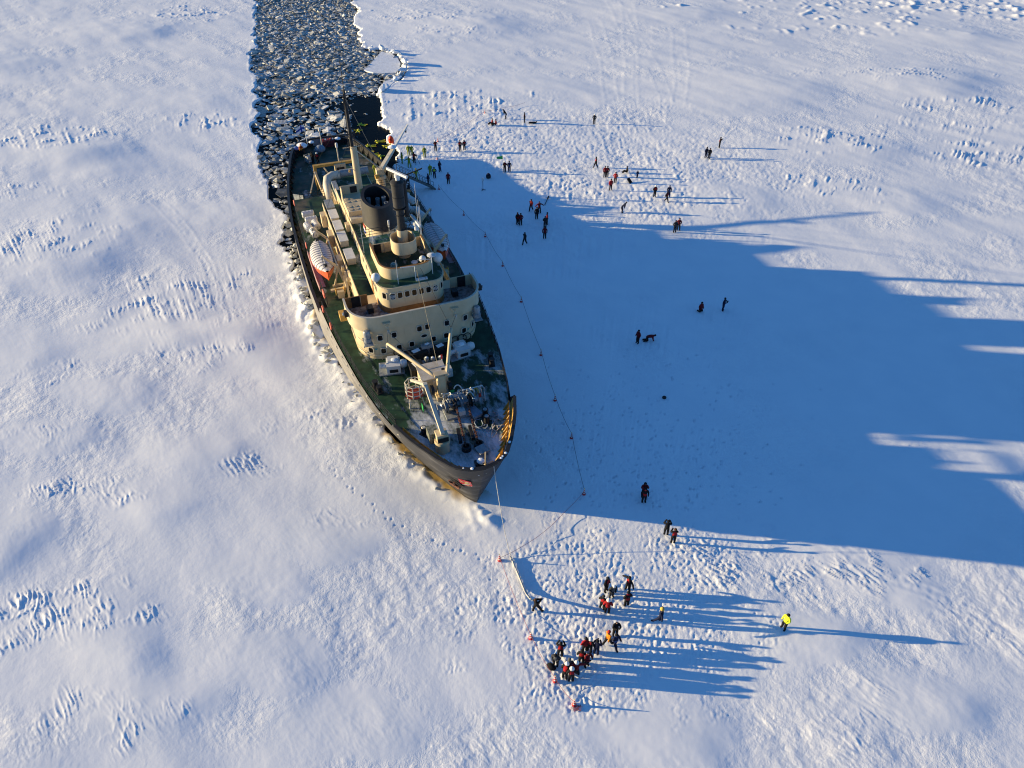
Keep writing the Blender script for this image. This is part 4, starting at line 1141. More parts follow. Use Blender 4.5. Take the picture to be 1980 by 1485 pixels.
# ventilation box with round mouths, beside and abaft the funnel
vb = MB().prism([S(40.4, -2.65)[:2], S(45.2, -2.65)[:2], S(45.2, -.4)[:2], S(40.4, -.4)[:2]], 9.45, 10.6).build('ventilator_box', CREAM, ship)
for i in range(2):
    for j in range(3):
        for k in range(2):
            c_ = S(41.0 + i * 2.1 + k * .75, -2.25 + j * .68, 10.6)
            MB().lathe(c_, [(.20, 0), (.26, 0), (.26, .05), (.20, .05)], 12).build('vent_mouth', CREAM, vb)
            MB().lathe(c_, [(.20, .004), (.2, .012)], 12).build('vent_hole', BLACK, vb)
MB().box(S(40.0, -1.5, 9.75), (.7, 2.2, .6)).build('step', CREAM_L, vb)
hb2 = MB().wall([S(45.2, -2.65)[:2], S(45.2, -.4)[:2]], 9.45, 11.7, .08).wall([S(45.2, -2.6)[:2], S(44.2, -2.6)[:2]], 9.45, 11.7, .08).build('ventilator_screen', CREAM, ship)
MB().box(S(45.14, -1.1, 11.1), (.05, .8, .8)).build('opening', BLACK, hb2)
# aft casing with duct, tank and the after mast
ac = MB().prism([S(49.5, -2.9)[:2], S(56.6, -2.9)[:2], S(56.6, 2.4)[:2], S(49.5, 2.4)[:2]], 5.42, 7.95).build('aft_casing', CREAM, ship)
MB().prism([S(49.55, -2.8)[:2], S(56.5, -2.8)[:2], S(56.5, 2.3)[:2], S(49.55, 2.3)[:2]], 7.95, 7.98).build('casing_roof', ROOFG, ac)
for s in (50.2, 51.2, 52.2, 53.2, 54.2, 55.2):
    MB().box(S(s, -2.95, 6.8), (.18, .14, 2.0)).build('stiffener', CREAM, ac)
MB().tube([S(52.0, -3.25, 7.0), S(54.6, -3.2, 7.9), S(55.6, -2.9, 8.35), S(56.0, -2.2, 8.5), S(56.0, -1.2, 8.5)], .55, 12).build('air_duct', CREAM_L, ship, smooth=True)
MB().tube([S(56.0, -1.15, 8.6), S(55.9, 2.6, 8.6)], .5, 12).build('storage_tank', GREYM, ship, smooth=True, angle=40)
MB().box(S(52.3, -2.35, 8.3), (3.6, .6, .6)).build('roof_locker', GREYM, ship)
am = MB().lathe(S(49.0, .15, 8.0), [(.5, 0), (.46, .3), (.40, 6.8)], 14).build('after_mast', CREAM, ship, smooth=True, angle=40)
MB().lathe(S(49.0, 0, 14.8), [(.22, 0), (.20, 3.5), (.12, 6.6), (.05, 6.7), (.035, 10.2)], 8).build('topmast', BLACK, am)
MB().tube([S(48.7, -.4, 14.6), S(48.9, -.25, 19.0), S(49.0, -.15, 21.0)], .05, 5).build('antenna', BLACK, am)
MB().tube([S(48.8, .4, 12), S(48.8, .4, 17.0)], .03, 5).build('antenna', BLACK, am)
for z, w in ((14.7, 1.1), (12.0, .8), (16.3, 1.3)):
    MB().bar(S(49.0, -w, z), S(49.0, w, z), .08).build('yard', CREAM if z < 15 else BLACK, am)
MB().lathe(S(48.6, -.75, 11.9), [(.02, -.15), (.14, -.12), (.14, .12), (.02, .15)], 8).build('mast_lamp', YEL, am)
for p, q in [((49.0, 0, 14.7), (59.2, 4.6, 7.2)), ((49.0, 0, 14.6), (59.4, 4.9, 7.1))]:
    MB().tube([S(*p), S(*q)], .045, 5).build('stay_wire', ROPE, am)
for p, q in [((49.0, 0, 20.5), (26.2, 0, 19.5)), ((49.0, 0, 19), (66, -3, 6.5)), ((49.0, 0, 19), (66, 3, 6.5)), ((49.0, 0, 16.2), (41, -7.6, 5.6)), ((49.0, 0, 16.2), (41, 7.6, 5.6))]:
    MB().tube([S(*p), S(*q)], .02, 4).build('stay_wire', BLACK, am)
# ------------------------------------------------------------------ boat davits
def davit(s, sd, reach=6.3, z0=5.44, h_=4.0):
    d = MB()
    d.bar(S(s, sd * 4.95, z0), S(s, sd * 5.6, z0 + h_ * .65), .34, .26)
    d.bar(S(s, sd * 5.6, z0 + h_ * .6), S(s, sd * 7.0, z0 + h_), .30, .24, .18, .16)
    d.bar(S(s, sd * 6.2, z0), S(s, sd * 5.5, z0 + h_ * .6), .16, .16)
    d.bar(S(s, sd * 4.9, z0 + .1), S(s, sd * 6.4, z0 + .1), .3, .2)
    o = d.build('boat_davit', CREAM, ship)
    MB().lathe(S(s, sd * 7.0, z0 + h_ - .2), [(.02, -.18), (.14, -.14), (.14, .14), (.02, .18)], 8).build('block', GREYM, o)
    MB().tube([S(s, sd * 7.0, z0 + h_ - .2), S(s, sd * 7.0, 8.1)], .025, 4).build('fall', BLACK, o)
    return o
for sd in (-1, 1):
    davit(33.6, sd); davit(40.4, sd)
    MB().bar(S(33.6, sd * 5.55, 7.9), S(40.4, sd * 5.55, 7.9), .16).build('davit_span', CREAM, ship)
# cradle frames forward of the left boat
cf = MB()
cf.bar(S(32.6, -4.9, 5.5), S(29.8, -5.0, 8.4), .30, .24).bar(S(34.8, -5.0, 5.5), S(31.4, -5.2, 9.0), .28, .22).bar(S(32.4, -6.8, 5.7), S(32.2, -4.6, 5.9), .34, .26)
cf.bar(S(31.0, -5.1, 8.6), S(30.0, -5.2, 5.6), .22).bar(S(32.6, -5.2, 7.2), S(31.2, -5.0, 5.6), .2).bar(S(33.4, -5.0, 6.0), S(31.0, -5.6, 6.0), .3, .2)
cf.build('boat_winch_frame', CREAM, ship)
bwn = MB().lathe((0, 0, 0), [(.42, -.5), (.42, -.42), (.26, -.4), (.26, .4), (.42, .42), (.42, .5)], 12, M=Matrix.Rotation(R(90), 3, 'X')).build('boat_winch', YEL, ship, loc=S(31.6, -5.9, 6.0))
MB().box((.5, 0, -.1), (.5, .7, .8)).build('motor', CREAM, bwn)
bwn2 = copy_tree(bwn, ship); bwn2.location = S(31.6, 5.9, 6.0)
MB().box(S(23.9, -6.6, 7.9), (1.0, .9, .7)).build('yellow_locker', YEL, ship)
# lifebuoys along the rail
for s in (25.2, 28.6, 31.4, 31.9, 43.0, 55.0):
    for sd in (-1,):
        y = sd * (interp(DECK_HB, s) - (.22 if s < 29.5 else .95)); z = (zf(s) if s < 29.5 else 5.44) + .55
        MB().tube([(-s + .33 * math.cos(a_), y - .06, z + .33 * math.sin(a_)) for a_ in np.linspace(0, 2 * math.pi, 13)], .075, 6, cap=False).build('lifebuoy', mat('buoy_pink', (.62, .14, .10), .5), ship)

# ------------------------------------------------------------------ fore deck gear
def sd_(s): return zf(s)
hh = MB().prism([S(12.15, -1.75)[:2], S(14.35, -1.75)[:2], S(14.35, .62)[:2], S(12.15, .62)[:2]], 5.5, 7.15).build('hatch_house', CREAM, ship)
MB().prism([S(12.05, -1.85)[:2], S(14.45, -1.85)[:2], S(14.45, .72)[:2], S(12.05, .72)[:2]], 7.15, 7.22).build('house_top', mat('dusty_cream', (.40, .36, .30), .7, var=.25, vscale=1.5, col2=(.52, .50, .48)), hh)
MB().lathe(S(12.6, .3, 7.22), [(.14, 0), (.14, .35), (.17, .36), (.17, .42)], 8).build('vent_pipe', BLACK, hh)
MB().box(S(12.12, -.5, 6.3), (.05, .7, 1.3)).build('door', CREAM_L, hh)
MB().box(S(14.1, 1.15, 5.95), (.8, .7, .8)).build('white_box', WHITE, ship)
for s, t, w, l, h_, mt in [(15.3, -1.6, 1.5, 1.3, 1.1, BLACK), (17.6, -1.0, .9, 2.2, .9, BLACK), (17.6, 1.4, .9, 2.0, .9, BLACK), (17.9, .2, .5, 1.2, 1.2, GREYM)]:
    bx_ = MB().box(S(s, t, 5.5 + h_ / 2), (w, l, h_)).build('deck_locker', mt, ship)
    MB().box(S(s + .1, t, 5.52 + h_), (w * .5, l * .35, .05), rz=.3).build('snow_cover', SNOW, bx_)
for s, t in [(16.0, .2), (15.9, .95), (16.2, -.35)]:
    v_ = MB().lathe(S(s, t, 5.5), [(.13, 0), (.13, .7), (.24, .74), (.24, .95), (.05, 1.05)], 10).build('mushroom_vent', GREYM, ship)
    MB().ball(S(s, t, 6.5), .13, 8, 4, sz=.5, z0=0).build('snow_cap', SNOW, v_)
MB().tube([S(15.2, .9, 5.5), S(15.2, .9, 7.1)], .06, 6).build('signal_post', CREAM_L, ship)
MB().box(S(15.2, .9, 7.0), (.14, .14, .5)).build('signal_post_top', RED, ship)
def deck_winch(s, t, rz):
    w = MB().box((0, 0, .55), (1.5, 1.3, .9)).box((-.3, 0, 1.05), (.8, 1.0, .25)).build('deck_winch', WHITE, ship, loc=S(s, t, 5.48), rz=rz)
    MB().lathe((.15, -.95, .7), [(.34, -.35), (.34, -.28), (.22, -.26), (.22, .26), (.34, .28), (.34, .35)], 12, M=Matrix.Rotation(R(90), 3, 'X')).build('drum', WHITE, w)
    MB().lathe((.1, .95, .75), [(.30, -.35), (.42, -.1), (.42, .2), (.28, .35)], 12, M=Matrix.Rotation(R(90), 3, 'X')).build('motor', WHITE, w, smooth=True, angle=40)
    MB().box((.76, 0, .45), (.05, .8, .35)).build('grille', BLACK, w)
    MB().box((-.2, -.2, .06), (2.0, 2.4, .12)).build('bed_plate', GREYM, w)
    MB().ball((-.1, .1, 1.16), .3, 8, 4, sz=.25, z0=0).build('snow_cap', SNOW, w)
deck_winch(16.7, -3.5, R(-10)); deck_winch(16.8, 3.3, R(6))
# king post and its two derrick booms
kp = MB().box(S(11.2, -.3, 6.9), (.6, .7, 2.8)).box(S(11.2, -.3, 5.7), (1.0, 1.1, .4)).build('king_post', CREAM, ship)
MB().box(S(11.2, -.3, 8.3), (.6, 1.2, .2)).build('crosshead', CREAM, kp)
for t in (-1.15, .5):
    MB().lathe(S(11.3, t, 6.6), [(.45, -.14), (.45, .14)], 12, M=Matrix.Rotation(R(90), 3, 'X')).build('sheave', BLACK, kp)
b1 = MB().tube([S(10.9, -.7, 8.15), S(11.7, -1.15, 8.3), S(15.4, -3.2, 8.75), S(16.5, -3.85, 8.85)], [.10, .17, .17, .10], 10).build('derrick_boom', CREAM, ship, smooth=True)
b2 = MB().tube([S(10.8, .15, 8.2), S(11.5, .45, 8.4), S(15.0, 1.8, 9.1), S(16.2, 2.25, 9.3)], [.10, .17, .17, .10], 10).build('derrick_boom', CREAM, ship, smooth=True)
MB().lathe(S(16.5, -3.85, 8.6), [(.02, -.2), (.12, -.15), (.12, .15), (.02, .2)], 8).build('boom_block', CREAM_L, b1)
MB().lathe(S(16.2, 2.25, 9.1), [(.02, -.2), (.12, -.15), (.12, .15), (.02, .2)], 8).build('boom_block', CREAM_L, b2)
for p, q, par in [((18.3, -3.3, 8.95), (16.5, -3.85, 8.85), b1), ((18.3, -3.3, 8.85), (13.4, -1.0, 7.2), b1), ((18.3, 3.35, 9.1), (16.2, 2.25, 9.3), b2), ((20.9, 0.9, 13.4), (16.2, 2.25, 9.3), b2), ((20.9, .5, 13.4), (12.0, -.3, 8.6), b1)]:
    MB().tube([S(*p), S(*q)], .022, 4).build('guy_wire', BLACK, par)
# knuckle crane with a work basket
ck = MB().lathe(S(4.45, -2.2, 5.8), [(.62, 0), (.58, .9), (.66, .95), (.66, 1.25)], 16).build('deck_crane', CREAM, ship, smooth=True, angle=30)
MB().box(S(4.5, -2.2, 7.4), (.85, .95, .7)).build('crane_head', CREAM, ck)
MB().box(S(3.98, -2.2, 7.3), (.06, .9, .4)).build('crane_panel', BLACK, ck)
MB().box(S(5.4, -2.75, 6.9), (1.1, .8, 1.1)).build('crane_engine', mat('crane_engine_green', (.05, .07, .05), .6, col2=(.25, .25, .22), vscale=5), ck)
MB().bar(S(4.2, -2.15, 7.8), S(9.0, -2.2, 9.3), .32, .34, .26, .28).build('main_boom', CREAM_L, ck)
MB().bar(S(9.0, -2.2, 9.35), S(10.9, -3.05, 8.6), .22, .24, .18, .2).build('jib', CREAM_L, ck)
MB().bar(S(9.0, -2.05, 9.3), S(9.0, -2.4, 9.3), .34, .34).build('knuckle', CREAM_L, ck)
MB().bar(S(5.2, -1.9, 7.2), S(7.2, -1.95, 8.5), .16).build('boom_ram', STEEL, ck)
MB().lathe(S(6.6, -1.92, 7.9), [(.05, -.3), (.22, -.25), (.22, .25), (.05, .3)], 10).build('hose_reel', STEEL, ck)
bk = MB()
oc = [(math.cos(R(45 * k + 22.5)), math.sin(R(45 * k + 22.5))) for k in range(9)]
for z in (6.85, 7.35, 7.85):
    bk.tube([S(11.35 + .8 * x, -2.75 + .8 * y, z) for x, y in oc], .045, 5, cap=False)
for x, y in oc[:-1]:
    bk.tube([S(11.35 + .8 * x, -2.75 + .8 * y, 6.6), S(11.35 + .8 * x, -2.75 + .8 * y, 7.88)], .05, 5)
bko = bk.build('work_basket', CREAM_L, ck)
MB().lathe(S(11.35, -2.75, 6.55), [(.85, 0), (.85, .08)], 8).build('basket_floor', mat('basket_red', (.22, .03, .02), .6, var=.3), bko)
for x, y in ((-.5, -.5), (-.5, .5), (.6, -.4), (.6, .4)):
    MB().bar(S(11.35 + x * .9, -2.75 + y, 6.6), S(11.35 + x * 1.25, -2.75 + y * 1.4, 5.52), .09).build('basket_leg', CREAM_L, bko)
# windlass, chains, hawse pipes
wl_ = MB().box(S(8.9, .45, 5.85), (2.4, 2.6, .25)).build('windlass', GREYM, ship)
RX = Matrix.Rotation(R(90), 3, 'X')
for t in (-.65, .15, .75, 1.55):
    MB().lathe(S(8.7, t, 6.6), [(.5, -.16), (.62, -.14), (.42, -.05), (.42, .05), (.62, .14), (.5, .16)], 14, M=RX).build('chain_wheel', BLACK if t in (.15, 1.55) else STEEL, wl_)
MB().lathe(S(8.7, .45, 6.6), [(.2, -1.7), (.2, 1.7)], 10, M=RX).build('shaft', STEEL, wl_)
MB().box(S(9.4, .45, 6.5), (.9, 1.1, .9)).build('gear_case', GREYM, wl_)
MB().box(S(8.0, .5, 6.25), (.6, .7, .5)).build('control_box', WHITE, wl_)
for t in (-1.25, 2.15):
    MB().lathe(S(8.7, t, 6.6), [(.40, -.2), (.26, -.1), (.24, .1), (.36, .2)], 12, M=RX).build('warping_head', STEEL, wl_)
rs = random.Random(5)
for k in range(9):   # hoses and rope slung over the windlass
    c_ = Vector(S(9.2 + rs.uniform(-.9, .9), .5 + rs.uniform(-1.2, 1.3), 6.9)); r_ = rs.uniform(.3, .6)
    MB().tube([c_ + Vector((r_ * math.cos(a_), r_ * .8 * math.sin(a_), .22 * math.sin(a_ * 2 + k))) for a_ in np.linspace(0, rs.uniform(3.5, 6.2), 12)], .055, 5).build('slung_rope', (ROPE, DROPE, WHITE)[k % 3], wl_)
MB().box(S(9.9, .35, 6.98), (.06, .35, .5)).build('green_rag', GREENP, wl_)
MB().box(S(8.4, -2.75, 7.4), (.5, .05, .6)).build('green_rag', GREENP, ck)
def chain(p, q, n):
    p, q = Vector(p), Vector(q); d = (q - p) / n
    m = MB(); dn = d.normalized()
    for i in range(n):
        c_ = p + d * (i + .5)
        M_ = dn.to_track_quat('X', 'Z').to_matrix() @ Matrix.Rotation(R(90) * (i % 2), 3, 'X')
        for y in (-.075, .075):
            m.bar(c_ + M_ @ Vector((-d.length * .62, y, 0)), c_ + M_ @ Vector((d.length * .62, y, 0)), .06)
        for x in (-.6, .6):
            m.bar(c_ + M_ @ Vector((d.length * x, -.09, 0)), c_ + M_ @ Vector((d.length * x, .09, 0)), .06)
    return m
for t0, t1 in ((.15, -.35), (1.2, .75)):
    ch = chain(S(8.2, t0, 6.9), S(3.9, t1, 6.05), 22).build('anchor_chain', RUST, wl_)
    MB().lathe(S(3.75, t1, 5.8), [(.42, 0), (.42, .4), (.28, .45), (.26, .2)], 12).build('hawse_pipe', BLACK, ship)
    MB().bar(S(6.2, (t0 + t1) / 2 - .25, 5.95), S(4.6, t1 - .22, 5.95), .28, .3).build('chain_guard', BLACK, ship)
# pipe frame with coiled lines
fr_ = MB()
for t in (1.95, 2.95):
    fr_.tube([S(9.3, t - .25, 5.6), S(9.5, t - .22, 7.0), S(9.6, t, 7.3), S(9.5, t + .22, 7.0), S(9.3, t + .25, 5.6)], .05, 6)
fr_.bar(S(9.6, 1.2, 7.2), S(9.6, 3.1, 7.2), .07)
fro = fr_.build('line_rack', WHITE, ship)
for k, (t, mt) in enumerate([(1.7, ROPE), (2.1, WHITE), (2.45, mat('yellow_line', (.45, .30, .06), .8)), (2.75, ROPE), (3.05, GREYM)]):
    MB().tube([S(9.5 - .15 * math.sin(a_ * 2), t + .16 * math.sin(a_), 6.5 + .65 * math.cos(a_)) for a_ in np.linspace(0, 2 * math.pi, 15)], .06, 5, cap=False).build('coiled_line', mt, fro)
MB().box(S(9.35, 1.75, 6.6), (.1, .4, .6)).build('hanging_bag', mat('olive_yellow', (.35, .38, .14), .7), fro)
MB().box(S(9.3, 2.7, 6.4), (.06, .2, .45)).build('hanging_tag', RED, fro)
for k in range(8):   # lines lying about the deck
    s0, t0 = rs.uniform(5.5, 9.0), rs.uniform(1.2, 3.2)
    pts = [S(s0 + .8 * math.sin(i * .9 + k) * .6 - i * .12, t0 + .5 * math.cos(i * .7 + k * 2), zf(s0) + .05) for i in range(9)]
    MB().tube(pts, .045, 5).build('loose_line', (ROPE, mat('blue_grey_line', (.22, .27, .35), .8))[k % 2], ship)
MB().box(S(7.9, 1.7, 5.85), (1.4, .9, .3), rz=.3).build('grating', mat('blue_grey_plate', (.25, .29, .36), .6, var=.2), ship)
def bollards(s, t, rz=0.0, z=None):
    b_ = MB().box((0, 0, .06), (1.5, .6, .12)).build('bollard_base', BLACK, ship, loc=S(s, t, zf(s) if z is None else z), rz=rz)
    for x in (-.45, .45):
        p_ = MB().lathe((x, 0, .1), [(.24, 0), (.24, .55), (.29, .6), (.29, .68)], 12).build('bollard', BLACK, b_)
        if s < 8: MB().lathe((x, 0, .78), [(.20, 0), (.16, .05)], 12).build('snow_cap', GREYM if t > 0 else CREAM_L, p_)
bollards(6.6, -2.9, R(35)); bollards(6.9, 2.45, R(-10)); bollards(14.3, -5.6, R(12)); bollards(14.5, 5.6, R(-12)); bollards(22.5, 7.0, R(-5)); bollards(63, -7.0, 0, Z_MAIN); bollards(63, 7.0, 0, Z_MAIN)
MB().box(S(2.9, .75, 6.25), (.95, .9, .12), rz=.25).build('hatch_plate', GREYM, ship)
jt = MB().tube([S(.9, .35, 5.95), S(.75, .35, 8.1)], .05, 6).build('jackstaff', CREAM, ship)
MB().bar(S(.85, .35, 6.6), S(1.6, 1.2, 5.95), .06).bar(S(.85, .35, 6.6), S(1.7, -.2, 5.95), .06).build('staff_leg', CREAM, jt)
fl = MB().box(S(1.6, .15, 6.15), (.5, .9, .35)).build('fairlead', BLACK, ship)
MB().ball(S(1.6, .2, 6.33), .35, 8, 4, sz=.4, z0=0).build('snow_cap', SNOW, fl)
for k in range(9):   # snow lying on the bow cap rail
    u = rs.uniform(.001, .03); sdd = rs.choice((-1, 1))
    s, t, z = hull_pt(u, ztop(LOA * u), sdd)
    MB().ball(S(s, t - sdd * .12, z + .02), rs.uniform(.07, .16), 7, 4, sz=.35, z0=0).build('rail_snow', SNOW, hull)
# ------------------------------------------------------------------ marks on the hull: crest, anchor in its recess, side scuttles
def on_hull(s_target, z, sd, off=.02):
    lo, hi = 0.0, 1.0
    for _ in range(40):
        m = (lo + hi) / 2
        if hull_pt(m, z, sd)[0] < s_target: lo = m
        else: hi = m
    p = Vector(S(*hull_pt(lo, z, sd))); du = Vector(S(*hull_pt(min(1, lo + .004), z, sd))) - p; dz = Vector(S(*hull_pt(lo, z + .15, sd))) - p
    n_ = du.cross(dz).normalized()
    if n_.y * sd < 0: n_ = -n_
    return p + n_ * off, du.normalized(), dz.normalized(), n_
def conform(shapes, s_c, z_c, sd, off, name, material, parent):
    """flat shapes laid on the plating: x metres towards the stem, y metres up"""
    p, du, dz, n_ = on_hull(s_c, z_c, sd, off); dzz = n_.cross(du).normalized()
    if dzz.z < 0: dzz = -dzz
    m = MB()
    for poly in shapes: m.add([p - du * x + dzz * y for x, y in poly], [tuple(range(len(poly)))])
    return m.build(name, material, parent, fix=False)
def grid_shield(w, h_, nx=7, ny=7):
    out = []
    for i in range(nx):
        for j in range(ny):
            y0, y1 = -h_ / 2 + h_ * j / ny, -h_ / 2 + h_ * (j + 1) / ny
            f = lambda y: w / 2 * (1 if y > -h_ * .15 else max(.15, math.sqrt(max(0, 1 - ((-y - h_ * .15) / (h_ * .36)) ** 2))))
            a0, a1 = f(y0), f(y1)
            x0, x1 = -1 + 2 * i / nx, -1 + 2 * (i + 1) / nx
            out.append([(x0 * a0, y0), (x1 * a0, y0), (x1 * a1, y1), (x0 * a1, y1)])
    return out
cz, cs0 = 4.35, 1.5
crest = conform(grid_shield(1.15, 1.2), cs0, cz, -1, .03, 'crest_shield', mat('crest_red', (.55, .03, .04), .5), hull)
GOLD = mat('crest_gold', (.55, .38, .14), .5); SILV = mat('crest_pale', (.62, .58, .55), .5)
conform([[(-.12, -.3), (.1, -.32), (.16, .05), (-.06, .12)], [(-.06, .12), (.16, .05), (.3, .2), (.24, .4), (.02, .38)], [(.1, -.05), (.45, .1), (.42, .2), (.08, .08)], [(-.12, -.25), (-.3, -.42), (-.2, -.48), (.0, -.32)], [(.02, -.3), (.2, -.5), (.3, -.45), (.12, -.24)], [(-.1, -.1), (-.38, .05), (-.42, .38), (-.34, .4), (-.28, .1), (-.08, .02)]], cs0, cz, -1, .05, 'crest_lion', GOLD, crest)
conform([[(-.4, -.42), (.42, .0), (.46, -.06), (-.36, -.5)], [(.1, .42), (.5, .25), (.52, .32), (.12, .5)]] + [[(x - .05, y), (x, y - .05), (x + .05, y), (x, y + .05)] for x, y in ((-.48, .42), (-.48, -.05), (.45, -.3), (.0, .52), (-.2, .3), (.5, .05))], cs0, cz, -1, .055, 'crest_sabre', SILV, crest)
# anchor recess
pk = conform([[(-.95, .35), (-.35, -.75), (.75, -.55), (.95, .25), (.35, .7), (-.4, .75)]], 2.6, 3.5, -1, .03, 'anchor_recess', BLACK, hull)
p, du, dz, n_ = on_hull(2.6, 3.5, -1, .2)
MB().bar(p + dz * .4, p - dz * .4, .16).bar(p - dz * .35 - du * .5, p - dz * .35 + du * .5, .2).bar(p - dz * .35 - du * .5, p + dz * .05 - du * .62, .14).bar(p - dz * .35 + du * .5, p + dz * .05 + du * .62, .14).build('anchor', RUST, hull)
for sd in (-1, 1):
    for s, z in [(8.6, 4.6), (12.2, 4.3), (15.0, 4.3), (17.2, 4.2), (19.0, 4.2), (20.6, 4.2), (22.2, 4.2), (24.0, 4.2), (26.0, 4.2), (27.6, 4.2)]:
        p, du, dz, n_ = on_hull(s, z, sd, .01)
        o = window(hull, p, math.atan2(n_.y, n_.x), .3, .3, name='scuttle', round_=True, tilt=math.asin(-n_.z))
# ------------------------------------------------------------------ after deck
ca = MB().lathe(S(59.2, 4.7, 2.3), [(.62, 0), (.62, 3.3), (.75, 3.4), (.75, 3.9)], 14).build('aft_crane', CREAM, ship, smooth=True, angle=30)
MB().box(S(59.2, 4.7, 6.6), (1.0, 1.0, 1.0)).build('crane_head', CREAM, ca)
MB().bar(S(59.2, 4.7, 6.7), S(61.8, 7.4, 8.5), .55, .5, .48, .42).build('lower_boom', CREAM_L, ca)
MB().bar(S(61.75, 7.35, 8.45), S(64.8, 10.5, 10.6), .36, .34, .22, .22).build('upper_boom', WHITE, ca)
MB().lathe(S(61.7, 7.3, 8.85), [(.1, -.06), (.62, 0), (.62, .1), (.1, .3)], 14).build('snow_cap', SNOW, ca)
MB().bar(S(64.3, 10.0, 10.1), S(64.3, 10.0, 9.7), .2).build('hook_block', BLACK, ca)
MB().lathe(S(58.8, 4.2, 6.2), [(.3, -.3), (.3, .3)], 10, M=RX).build('crane_winch', YEL, ca)
# towing gantry
tg = MB()
for t in (-3.4, 2.6):
    tg.bar(S(66.4, t, 2.3), S(66.4, t, 5.7), .4, .4)
tg.bar(S(66.4, -3.6, 5.75), S(66.4, 2.8, 5.75), .5, .35)
tgo = tg.build('towing_gantry', YEL, ship)
MB().bar(S(66.3, -2.2, 5.6), S(65.4, -1.0, 3.4), .16).bar(S(66.3, .4, 5.6), S(65.4, -1.0, 3.4), .16).build('gantry_brace', CREAM, tgo)
MB().box(S(66.2, .2, 4.1), (.8, 1.6, 3.4)).build('gantry_box', CREAM, tgo)
MB().box(S(65.77, .2, 4.6), (.06, 1.1, 1.5)).build('box_opening', BLACK, tgo)
MB().box(S(65.73, .2, 4.7), (.03, .4, .4)).build('notice', WHITE, tgo)
MB().bar(S(64.8, -3.6, 5.6), S(58.5, -5.2, 5.4), .14).bar(S(64.8, -3.6, 5.6), S(63.4, -3.0, 2.4), .3, .25).build('stair_rail', CREAM, tgo)
tw2 = MB().lathe(S(61.6, -.4, 3.7), [(1.2, -2.6), (1.2, -2.4), (.8, -2.35), (.8, 2.35), (1.2, 2.4), (1.2, 2.6)], 16, M=RX).build('towing_winch', mat('winch_brown', (.16, .09, .06), .7, var=.4, vscale=4), ship)
for t in (-3.1, 2.3):
    MB().box(S(61.6, t, 3.2), (2.0, .3, 1.8)).build('winch_cheek', CREAM, tw2)
lp = MB().tube([S(70.0, .6, 2.3), S(70.0, .6, 6.6)], .09, 8).build('deck_light_post', CREAM_L, ship)
MB().lathe(S(70.0, .6, 6.6), [(.14, 0), (.2, .1), (.2, .6), (.1, .75)], 10).build('lamp', WHITE, lp)
lp2 = MB().tube([S(81.2, -.4, 2.3), S(81.2, -.4, 5.2)], .09, 8).build('deck_light_post', CREAM_L, ship)
MB().lathe(S(81.2, -.4, 5.2), [(.14, 0), (.22, .1), (.22, .5), (.1, .6)], 10).build('lamp', WHITE, lp2)
MB().add([S(58.6, -6.3, 2.5), S(60.4, -7.3, 2.5), S(60.2, -7.4, 4.9), S(58.8, -6.2, 5.1), S(58.6, -6.36, 3.2), S(60.4, -7.36, 3.2), S(60.2, -7.46, 4.9), S(58.8, -6.26, 5.1)], [(0, 1, 2, 3), (7, 6, 5, 4), (0, 4, 5, 1), (1, 5, 6, 2), (2, 6, 7, 3), (3, 7, 4, 0)]).build('leaning_plate', GREYM, ship)
# snow and tarpaulins on the stern rail
for s, t, w, l, h_, mt in [(81.4, -3.6, 1.8, 1.6, .5, SNOW), (80.6, -4.6, 1.2, 1.0, .35, mat('blue_tarp', (.12, .20, .42), .6, var=.3)), (82.4, -1.9, .9, 1.4, .35, SNOW), (82.4, 2.4, 1.0, 1.4, .4, SNOW)]:
    MB().ball(S(s, t, 3.2), w * .5, 12, 6, sz=.5, z0=-.3).build('tarpaulin', mt, ship, smooth=True).scale = (1, 1, 1)
# ================================================================== things carried by the ship
def ship_world(o, s, t, z, rz=0.0):
    p = sw(s, t, z); o.location = p; o.rotation_euler = (0, 0, R(SHIP_ANG) + rz)
    return o
